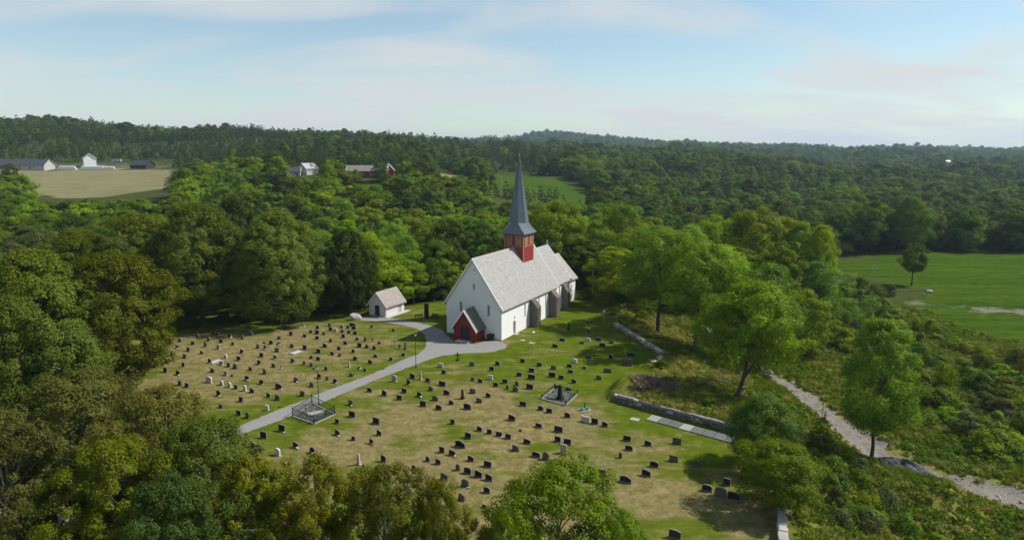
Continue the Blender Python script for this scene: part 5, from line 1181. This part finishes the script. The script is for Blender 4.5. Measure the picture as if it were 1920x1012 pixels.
def proto_join(key, kind, mat, bark='bark'):
    t_ = T[kind]; c, tr = t_['crown'], t_['trunk']
    vc = np.empty(len(c.vertices) * 3, np.float32); c.vertices.foreach_get('co', vc); fc = np.empty(len(c.polygons) * 4, np.int32); c.polygons.foreach_get('vertices', fc) if False else c.loops.foreach_get('vertex_index', fc)
    ti = np.empty(len(c.polygons), np.float32); c.attributes['tint'].data.foreach_get('value', ti)
    me_ = np_mesh(key, vc.reshape(-1, 3), fc.reshape(-1, 4), [mat], ti)
    return bpy.data.objects.new(key, me_)
def gn_scatter(name, label, pts, rot, scl, pid, protos):
    """one object: points carrying rotation, size and kind, each instanced by a node group"""
    col = bpy.data.collections.new(name + '_kinds')
    for k, o in enumerate(protos): o.name = '%s_%02d' % (name, k); col.objects.link(o)
    me_ = bpy.data.meshes.new(name); me_.vertices.add(len(pts)); me_.vertices.foreach_set('co', np.asarray(pts, np.float32).ravel())
    for nm, ty, val in (('rz', 'FLOAT_VECTOR', rot), ('sc', 'FLOAT_VECTOR', scl), ('pid', 'INT', pid)):
        a = me_.attributes.new(nm, ty, 'POINT'); a.data.foreach_set('vector' if ty == 'FLOAT_VECTOR' else 'value', np.asarray(val, np.int32 if ty == 'INT' else np.float32).ravel())
    o = link(bpy.data.objects.new(name, me_)); tag(o, label, kind='stuff')
    ng = bpy.data.node_groups.new(name, 'GeometryNodeTree'); ng.interface.new_socket('Geometry', in_out='INPUT', socket_type='NodeSocketGeometry'); ng.interface.new_socket('Geometry', in_out='OUTPUT', socket_type='NodeSocketGeometry')
    q = NT(ng); gi = q.n('NodeGroupInput'); go = q.n('NodeGroupOutput'); ci = q.n('GeometryNodeCollectionInfo'); ci.inputs['Collection'].default_value = col; ci.inputs['Separate Children'].default_value = True; ci.inputs['Reset Children'].default_value = True
    ip = q.n('GeometryNodeInstanceOnPoints'); ip.inputs['Pick Instance'].default_value = True
    def na(nm, ty):
        z = q.n('GeometryNodeInputNamedAttribute', data_type=ty); z.inputs['Name'].default_value = nm; return z.outputs['Attribute']
    er = q.n('FunctionNodeEulerToRotation'); ng.links.new(na('rz', 'FLOAT_VECTOR'), er.inputs[0])
    mp_ = q.n('GeometryNodeMeshToPoints'); ng.links.new(gi.outputs[0], mp_.inputs[0])
    ng.links.new(mp_.outputs[0], ip.inputs['Points']); ng.links.new(ci.outputs[0], ip.inputs['Instance']); ng.links.new(na('pid', 'INT'), ip.inputs['Instance Index'])
    ng.links.new(er.outputs[0], ip.inputs['Rotation']); ng.links.new(na('sc', 'FLOAT_VECTOR'), ip.inputs['Scale']); ng.links.new(ip.outputs[0], go.inputs[0])
    md = o.modifiers.new('scatter', 'NODES'); md.node_group = ng; return o
# nearer mass
mk = [('far_a', 'leaf_bright'), ('far_b', 'leaf_green'), ('far_c', 'leaf_green'), ('far_d', 'leaf_mid'), ('far_a', 'leaf_mid'), ('far_b', 'leaf_dark'), ('far_c', 'leaf_olive'), ('far_d', 'leaf_grey')]
by = {}
for k, (a, b) in enumerate(mk): by.setdefault(b, []).append(k)
pid = [by[m_[5]][rr1.randint(0, len(by[m_[5]]))] for m_ in mass]
gn_scatter('woodland', 'dense mixed green woodland filling the valley behind the church', [m_[:3] for m_ in mass], np.c_[np.zeros((len(mass), 2)), rr1.uniform(0, 6.28, len(mass))], [(m_[4] / T[mk[p][0]]['W'], m_[4] / T[mk[p][0]]['W'], m_[3] / T[mk[p][0]]['H']) for m_, p in zip(mass, pid)], pid, [proto_join('w%d' % k, a, b) for k, (a, b) in enumerate(mk)])
# far wooded hills
fk_ = [('far_a', 'leaf_green'), ('far_b', 'leaf_mid'), ('far_c', 'leaf_mid'), ('far_d', 'leaf_dark'), ('far_pine', 'needle_green'), ('far_pine', 'needle_dark'), ('far_spruce', 'needle_dark'), ('far_spruce', 'needle_green')]
pts, scl, pid = [], [], []
for y0, y1, sp, big, fx in ((420, 700, 9.5, 1.12, .86), (700, 1250, 12.0, 1.22, .82), (1250, 2100, 17.0, 1.4, .80), (2100, 3600, 28.0, 1.8, .78)):
    P, rr_ = scatter(y0, y1, sp, fx, int(y0), 10); z = height(P[:, 0], P[:, 1])
    # ground falling away behind a crest needs no trees
    con = wob(P[:, 0], P[:, 1], .016, 2) * 1.2 + np.where(P[:, 0] < 60, .55, -.75) + rr_.normal(size=len(P)) * .35; stand = wob(P[:, 0], P[:, 1], .03, 7)
    for (x, y), zz, c, sd_ in zip(P, z, con, stand):
        if sd_ < -0.93 and y > 520: continue
        h = rr_.uniform(7.5, 14.5) * big * (1 + .22 * sd_); w_ = h * rr_.uniform(.7, 1.1)
        px, py = px_of((x, y, zz + h))
        for a, b, pm_, dm in ((40, 340, 322, 585), (820, 872, 318, 560), (925, 1125, 330, 430)):
            if a < px < b and y < dm and py < pm_: h = 0
        for hx_, hy_ in ((1447, 1500), (1472, 1500), (1777, 1200), (1350, 640)):
            if abs(px - hx_) < 9 and hy_ - 110 < y < hy_ + 12: h = 0
        if h == 0: continue
        if c > 0: k = 4 + rr_.randint(0, 4); w_ = h * rr_.uniform(.32, .46)
        else: k = int(np.clip((sd_ + 1.2) * 1.6 + rr_.normal() * .7, 0, 3))
        t_ = T[fk_[k][0]]; pts.append((x, y, zz)); scl.append((w_ / t_['W'], w_ / t_['W'], h / t_['H'])); pid.append(k)
n_ = len(pts); gn_scatter('forest', 'far wooded hills of dark pine and mixed green trees', pts, np.c_[np.zeros((n_, 2)), np.random.RandomState(1).uniform(0, 6.28, n_)], scl, pid, [proto_join('f%d' % k, a, b) for k, (a, b) in enumerate(fk_)])

# --- shrubs
def put_bush(kind, x, y, h, w_, mat, belt, look, name='shrub'):
    c_, s_, W0, H0 = BU[kind]; e = empty(name, (x, y, hz(x, y)), R.uniform(0, 6.28)); sc = (w_ / W0, w_ / W0 * R.uniform(.85, 1.15), h / H0)
    inst('stems', s_, e, (0, 0, 0), (0, 0, 0), sc); o = inst('foliage', c_, e, (0, 0, 0), (0, 0, 0), sc); use_mat(o, mat); tag(e, None, 'shrub', belt); TREES.append((e, belt, look))
THK, BNK, COR = 'thicket between track and field', 'bank behind the low wall', 'slope right of the boundary wall'
rb = random.Random(4)
def ring_pick(poly_px, n, zs, mind):
    poly = [xy(at(px, py, zs)) for px, py in poly_px]; xs = [p[0] for p in poly]; ys = [p[1] for p in poly]; out = []
    tries = 0
    while len(out) < n and tries < 6000:
        tries += 1; x, y = rb.uniform(min(xs), max(xs)), rb.uniform(min(ys), max(ys))
        if not inside(poly, x, y): continue
        if any(hypot(x - a, y - b) < mind for a, b in out): continue
        if float(dist_line(np.array([x]), np.array([y]), TRACK2)[0]) < 4.5: continue
        if inside(FIELD, x, y, 1.0): continue
        out.append((x, y))
    return out
for x, y in ring_pick([(1560, 640), (1620, 560), (1700, 600), (1790, 640), (1930, 690), (2050, 760), (1960, 880), (1800, 850), (1700, 800), (1640, 740)], 120, -5.6, 2.1):
    put_bush(rb.choice(list(BU)), x, y, rb.uniform(1.4, 3.8), rb.uniform(2.8, 5.2), rb.choice(('leaf_mid', 'leaf_green', 'leaf_bright', 'leaf_olive', 'leaf_green', 'leaf_grey', 'weed')), THK, rb.choice(('tangled green shrub', 'leafy shrub')))
for x, y in ring_pick([(1420, 640), (1470, 560), (1600, 530), (1640, 530), (1690, 560), (1620, 620), (1560, 700), (1480, 690)], 34, -5.4, 2.6):
    put_bush(rb.choice(list(BU)), x, y, rb.uniform(2.0, 4.2), rb.uniform(3.2, 5.2), rb.choice(('leaf_mid', 'leaf_green', 'leaf_green', 'leaf_mid')), THK, 'tall leafy shrub')
for x, y in ring_pick([(1530, 880), (1580, 860), (1660, 930), (1760, 1000), (1780, 1060), (1560, 1060), (1545, 960)], 17, -2.8, 2.2):
    put_bush(rb.choice(list(BU)), x, y, rb.uniform(1.4, 2.8), rb.uniform(2.2, 3.8), rb.choice(('leaf_mid', 'leaf_green', 'leaf_grey', 'leaf_bright')), COR, 'leafy green shrub')
for px, py, z_, h, w_, m_ in ((1250, 720, .6, 1.3, 3.0, 'leaf_mid'), (1330, 770, .4, 1.6, 3.0, 'leaf_green'), (1395, 790, 0, 2.2, 3.6, 'leaf_mid'), (1420, 800, -.5, 2.6, 3.8, 'leaf_mid'), (1240, 690, .2, 1.6, 2.6, 'leaf_mid'), (1150, 590, 0, 2.0, 3.0, 'leaf_green'), (1165, 570, -.5, 2.6, 3.4, 'leaf_mid'), (1205, 600, -1, 2.2, 3.2, 'leaf_mid'), (1100, 560, 0, 2.0, 3.2, 'leaf_mid')):
    p = at(px, py, z_); put_bush(rb.choice(list(BU)), p.x, p.y, h, w_, m_, BNK, 'leafy shrub')
EDG = 'wood edge behind the lawn'
for px, py in ((640, 585), (675, 582), (775, 560), (800, 556), (825, 562), (560, 600), (600, 595), (500, 605), (440, 610), (400, 618), (340, 622), (1090, 545), (850, 565)):
    p = at(px, py, 0); q_ = put_bush(rb.choice(list(BU)), p.x, p.y + rb.uniform(2, 5), rb.uniform(1.4, 3.0), rb.uniform(3, 4.5), rb.choice(('leaf_mid', 'leaf_green', 'leaf_dark')), EDG, 'leafy shrub')

# labels: kind, look and rank from the left end of its belt
belts = {}
for e, b, lk in TREES: belts.setdefault((b, lk), []).append(e)
for (b, lk), es in belts.items():
    es.sort(key=lambda e: px_of(e.location)[0])
    for i, e in enumerate(es):
        if len(es) == 1: lab = '%s, %s' % (lk, b) if len(lk.split()) < 9 else lk
        else: lab = '%s, %s such from left, %s' % (lk, ordinal(i + 1), b)
        e['label'] = lab

# --- rough grass and weeds on the banks: nobody could count these
rg = np.random.RandomState(8); gp = []
X_ = rg.uniform(18, 150, 60000); Y_ = rg.uniform(42, 175, 60000)
ok = (sdf_poly(X_, Y_, PLATEAU) > .2) & (sdf_poly(X_, Y_, FIELD) > -.6) & (dist_line(X_, Y_, TRACK2) + rg.normal(size=60000) * .7 + wob(X_, Y_, .9, 2) * .5 > 2.1 + 2.9 * np.clip((120 - Y_) / 45, 0, 1)) & (np.abs(X_) < Y_ * .95 + 8)
X_, Y_ = X_[ok], Y_[ok]; Z_ = height(X_, Y_); n_ = len(X_)
near = wob(X_, Y_, .22, 1) + rg.normal(size=n_) * .6
pid = np.where(near > .25, 0, np.where(near > -.2, 1, np.where(near > -.6, 3, 2)))
bank_ = (sdf_poly(X_, Y_, PLATEAU) < 15) & (Y_ > 78); pid = np.where(bank_ & (rg.uniform(size=n_) < .85), np.where(near > -.1, 1, 0), pid); pid = np.where(rg.uniform(size=n_) < .008, 5, pid)
# purple heather on the mound behind the low wall, rusty patches up the bank
hp_ = at(1205, 722, 1.2); pid = np.where((np.hypot((X_ - hp_.x) / 6.0, (Y_ - hp_.y) / 3.6) < 1) & (rg.uniform(size=n_) < .6), 4, pid)
for px, py, z_ in ((1270, 672, 0), (1345, 655, -1.5), (1420, 740, -2), (1500, 800, -2.5), (1540, 850, -2.5)):
    q_ = at(px, py, z_); pid = np.where((np.hypot((X_ - q_.x) / 2.2, (Y_ - q_.y) / 2.2) < 1) & (rg.uniform(size=n_) < .22), 5, pid)
s_ = rg.uniform(.6, 1.35, n_) 
pr = [bpy.data.objects.new('g', m_) for m_ in (blades('g0', 1, 60, .9, .55, 'weed'), blades('g1', 2, 60, .9, .6, 'straw'), bush_mesh('g2', 3, 1.1, .6, 9, 16, .17, 'leaf_green'), bush_mesh('g3', 4, 1.0, .7, 9, 16, .17, 'weed'), blades('g4', 5, 80, .9, .75, 'heather', .06), bush_mesh('g5', 6, .9, .6, 9, 14, .14, 'rust'))]
gn_scatter('undergrowth', 'tall rough grass and weeds covering the banks', np.c_[X_, Y_, Z_], np.c_[np.zeros((n_, 2)), rg.uniform(0, 6.28, n_)], np.c_[s_, s_, s_ * rg.uniform(.7, 1.3, n_)], pid, pr)

# ------------------------------------------------------------------ farm, far houses, poles, track debris
plain('roof_drab', (.17, .155, .145), .85, .2, .5)
def house(name, label, px, py, d, L_, D_, he, hr, rz, wall, roof, wins=3, door=True, cat='house', trim='white_wood'):
    p = at_d(px, py, d); z = hz(p.x, p.y); e = empty(name, (p.x, p.y, z + (4.5 if 'hill' in name else 0.5) if 'hill' in name or 'valley' in name else max(z, min(p.z, z + 3))), rz); tag(e, label, cat)
    y0, y1 = -D_ / 2, D_ / 2
    m = MB(); m.prism([(y0, -5), (y1, -5), (y1, he), (0, hr), (y0, he)], 'x', -L_ / 2, L_ / 2); m.build('wall', wall, e)
    k = (hr - he) / (D_ / 2); ov = .5
    for s in (-1, 1): MB().prism([(s * (D_ / 2 + ov), he - k * ov + .06), (0, hr + .06), (0, hr + .3), (s * (D_ / 2 + ov), he - k * ov + .3)], 'x', -L_ / 2 - .5, L_ / 2 + .5).build('roof', roof, e)
    for s in (-1, 1):
        for t_ in (-1, 1):
            x = t_ * (L_ / 2 + .5); MB().prism([(s * (D_ / 2 + ov + .1), he - k * ov - .15), (0, hr - .05), (0, hr + .36), (s * (D_ / 2 + ov + .1), he - k * ov + .36)], 'x', min(x, x + t_ * .18), max(x, x + t_ * .18)).build('verge_board', trim, e)
    for i in range(wins):
        x = -L_ / 2 + L_ * (i + .7) / (wins + .4)
        w1 = MB().box(x - .65, x + .65, y0 - .07, y0 - .003, 1.0, 2.3).build('window', trim, e); MB().box(x - .5, x + .5, y0 - .09, y0 - .072, 1.15, 2.15).build('pane', 'glass_dark', w1)
    if door:
        x = L_ * .32; dd = MB().box(x - .6, x + .6, y0 - .06, y0 - .003, 0, 2.1).build('door', 'dark_wood', e); MB().box(x + .35, x + .45, y0 - .12, y0 - .062, 1, 1.12).build('handle', 'pole_grey', e if False else dd)
    return e
house('farm_barn', 'long low dark-roofed barn beside the white bale stacks', 22, 320, 600, 66, 16, 3.2, 8.2, radians(3), 'grey_wood', 'slate_dark_roof', 5, cat='barn', trim='pole_grey')
house('farmhouse', 'white farmhouse against the pine wood above the hay field', 168, 306, 630, 15, 10, 4.6, 8.6, radians(-55), 'white_wood', 'slate_dark_roof', 3)
house('log_cabin', 'dark brown cabin at the far edge of the hay field', 268, 317, 610, 19, 10, 3.4, 7.2, radians(-20), 'dark_wood', 'slate_dark_roof', 2, cat='cabin', trim='dark_wood')
house('red_barn', 'dark red barn with grey roof amid trees above the meadow', 690, 332, 402, 23, 9, 3.6, 6.6, radians(4), 'red_barn', 'roof_drab', 4, cat='barn')
house('red_barn', 'white-gabled wing at the right end of the red barn', 729, 330, 412, 7, 6.5, 3.6, 7.4, radians(96), 'red_barn', 'roof_drab', 1, False, cat='barn')
house('grey_house', 'low grey house half hidden by trees left of the red barn', 548, 331, 420, 10, 7, 2.9, 5.4, radians(14), 'grey_wood', 'slate_dark_roof', 2)
house('white_house', 'white-roofed house next to the low grey house', 578, 325, 430, 9, 7, 3.2, 6.2, radians(60), 'grey_wood', 'pole_grey', 2)
house('hill_house', 'tiny white house on the right wooded ridge, left one', 1447, 282, 1500, 10, 7, 4, 6.5, .2, 'white_wall', 'pole_grey', 3)
house('hill_house', 'tiny white house on the right wooded ridge, right one', 1472, 281, 1500, 12, 7, 4, 6.5, -.1, 'white_wall', 'pole_grey', 3)
house('hill_house', 'tiny white house high on the far right slope', 1777, 297, 1200, 8, 6, 4.5, 7, .1, 'white_wall', 'pole_grey', 2)
house('valley_house', 'small white gabled house among trees right of the valley wood', 1350, 340, 640, 6, 5, 4, 7, 1.4, 'white_wall', 'slate_dark_roof', 1)
house('valley_house', 'small white house deep among the right-hand valley trees', 1688, 352, 560, 3.5, 3.5, 3, 5, 1.2, 'white_wall', 'slate_dark_roof', 1)
tr = empty('farm_trailer', at_d(219, 305, 640), .1); tr.location.z = max(tr.location.z, hz(tr.location.x, 640)); tag(tr, 'pale green trailer parked between farmhouse and cabin', 'trailer')
MB().box(-4.2, 4.2, -1.2, 1.2, .9, 3.3).build('body', 'leaf_box' if 'leaf_box' in M else plain('leaf_box', (.36, .42, .34), .6).name, tr)
for x in (-2.4, -1.2, 2.4):
    for s in (-1.05, 1.05): MB().tube([(x, s - .12, .5), (x, s + .12, .5)], [.5, .5], 10).build('wheel', 'iron', tr)
# wrapped bales stacked in three heaps
bm_ = MB().tube([(-.6, 0, 0), (-.5, 0, 0), (.5, 0, 0), (.6, 0, 0)], [.52, .62, .62, .52], 10).mesh('hay_bale', 'bale_wrap')
for px, py, n, hgt, stk in ((128, 321, 13, 3, 'stack beside the barn'), (175, 319, 17, 3, 'long middle stack'), (206, 317, 8, 2, 'small right stack')):
    b0 = at_d(px, py, 598); zb = max(hz(b0.x, b0.y), b0.z)
    for lv in range(hgt):
        for k in range(n - lv):
            o = inst('hay_bale', bm_, None, (b0.x + (k - (n - lv) / 2) * 1.3 + R.uniform(-.05, .05), b0.y, zb + .62 + lv * 1.1), (0, 0, R.uniform(-.1, .1)))
            tag(o, 'white wrapped bale, %s from left, %s row of the %s' % (ordinal(k + 1), ('bottom', 'second', 'top')[lv], stk), 'hay bale', 'bales of the ' + stk)
# poles
def pole(px, py, z_or_d, h, label, cross=True, d=None):
    p = at_d(px, py, d) if d else at(px, py, z_or_d); e = empty('utility_pole', (p.x, p.y, hz(p.x, p.y)), .2); tag(e, label, 'pole')
    MB().lathe([(.16, -.5), (.13, h * .5), (.10, h)], 7).build('post', 'pole_grey', e)
    if cross:
        MB().box(-1.3, 1.3, .11, .23, h - .75, h - .6).build('crossarm', 'pole_grey', e)
        for x in (-1.1, 0, 1.1): MB().lathe([(.05, 0), (.07, .1), (.03, .22)], 6, (x, .17, h - .6)).build('insulator', 'glass_dark', e)
pole(1635, 548, -5.8, 8.5, 'utility pole with crossarm in the shrubs before the green field')
pole(1111, 556, -.5, 7.0, 'grey utility pole at the wood edge east of the church')
pole(940, 332, 0, 9, 'pale utility pole at the far green meadow', True, 520)
# bank debris: cut logs, stones, gravel heap, stumps
for i, (px, py, z_, l, a, lab) in enumerate(((1270, 655, -.5, 5, -.75, 'long grey felled log lying high on the bank'), (1330, 715, -1.1, 6.5, -.7, 'long pale felled log across the middle of the bank'), (1350, 705, -1.2, 3.5, -1.0, 'short felled log above the leaning tree'), (1300, 700, -.9, 4, -.6, 'thin pale felled log left of the leaning tree'), (1542, 722, -4.4, 2.6, .9, 'white stripped log beside the dirt track'))):
    p = at(px, py, z_); z = hz(p.x, p.y); r_ = .16
    o = MB().tube([(-l / 2, 0, 0), (0, .08, .05), (l / 2, 0, 0)], [r_, r_ * .9, r_ * .7], 7).build('felled_log', 'stone_light' if i == 4 else 'bark_pale', None); o.location = (p.x, p.y, z + .22); o.rotation_euler = (0, (.5 if i == 4 else 0), a); tag(o, lab, 'log', 'felled logs on the bank')
rm = [rock_mesh('rock%d' % i, 'stone_light' if i % 2 else 'stone_grey', 20 + i, 2, .4, .7) for i in range(4)]
for i, (px, py, z_, s, lab) in enumerate(((1318, 681, -1, .7, 'pale rock near the bare tree trunk on the bank'), (1348, 692, -1.2, .55, 'grey rock above the leaning tree'), (1438, 692, -4, .9, 'flat pale rock in the upper dirt track'), (1455, 728, -4.2, .6, 'grey rock at the upper track edge'), (1472, 742, -4.2, .5, 'small rock at the grassy track edge'), (1505, 716, -4.2, .5, 'white rock on the far track edge'), (1240, 672, 0, .9, 'rough grey rock where the rubble wall ends'), (1228, 680, 0, .7, 'smaller rough rock below the rubble wall end'), (1742, 545, -6, 1.0, 'pale rock at the tip of the shrub strip in the field'), (1510, 808, -2.5, .6, 'dark rock in the rough grass left of the young tree'))):
    p = at(px, py, z_); o = inst('rock', rm[i % 4], None, (p.x, p.y, hz(p.x, p.y) + .2 * s), (0, 0, i * 1.3), (s * 1.3, s, s * .7)); tag(o, lab, 'rock', 'rocks on the bank and track')
# gravel heap beside the track
gc = at(1690, 893, -4.7); rng = np.random.RandomState(3); n1, n2 = 26, 40
Vg = []
zg = hz(gc.x, gc.y) - .1
for i in range(n1):
    for j in range(n2):
        r_ = i / (n1 - 1); a = 2 * pi * j / n2; x = 4.2 * r_ * cos(a); y = 2.1 * r_ * sin(a); Vg.append((x, y, 1.15 * max(cos(pi / 2 * r_), 0) ** 1.2 * (1 + .2 * sin(2 * a + 1) + .12 * sin(5 * a)) + .35 + rng.uniform(-.09, .09)))
Fg = [(i * n2 + j, i * n2 + (j + 1) % n2, (i + 1) * n2 + (j + 1) % n2, (i + 1) * n2 + j) for i in range(n1 - 1) for j in range(n2)]
gh = link(bpy.data.objects.new('gravel_heap', np_mesh('gravel_heap', Vg, Fg, ['rubble']))); gh.location = (gc.x, gc.y, zg); gh.rotation_euler = (0, 0, radians(-42)); tag(gh, 'dark grey heap of gravel beside the dirt track', 'gravel heap')
# loose stones strewn over the track
rs = np.random.RandomState(12); tp = np.array(TRACK2); pts = []
for k in range(1100):
    i = rs.randint(0, len(tp) - 1); f_ = rs.uniform(); c = tp[i] * (1 - f_) + tp[i + 1] * f_; wdt = 2.0 + 2.6 * np.clip((120 - c[1]) / 45, 0, 1); q_ = c + rs.normal(size=2) * wdt * .8; pts.append(q_)
pts = np.array(pts); zz = height(pts[:, 0], pts[:, 1]); s_ = rs.gamma(1.1, .06, len(pts)) + .03
gn_scatter('gravel', 'loose stones strewn along the dirt track', np.c_[pts, zz], np.c_[rs.uniform(0, 6, (len(pts), 3))], np.c_[s_, s_, s_], rs.randint(0, 3, len(pts)), [bpy.data.objects.new('r', rock_mesh('lr%d' % i, ('stone_light', 'stone_grey', 'concrete')[i], 50 + i, 1, .5, .7)) for i in range(3)])
# white gate and paved yard glimpsed through the corner trees
e = empty('yard_gate', at(2, 945), 0.2); tag(e, 'white timber gate at the lower left corner', 'gate')
for x in (-1.7, 1.7): MB().box(x - .09, x + .09, -.09, .09, 0, 2.0).build('post', 'white_wood', e)
for z in (.5, 1.0, 1.5): MB().box(-1.605, 1.605, -.04, .04, z, z + .14).build('rail', 'white_wood', e)
sheet('yard', [at(-60, 985), at(60, 930), at(170, 950), at(150, 1080), at(-60, 1080)], .006, 'gravel', jit=.15)
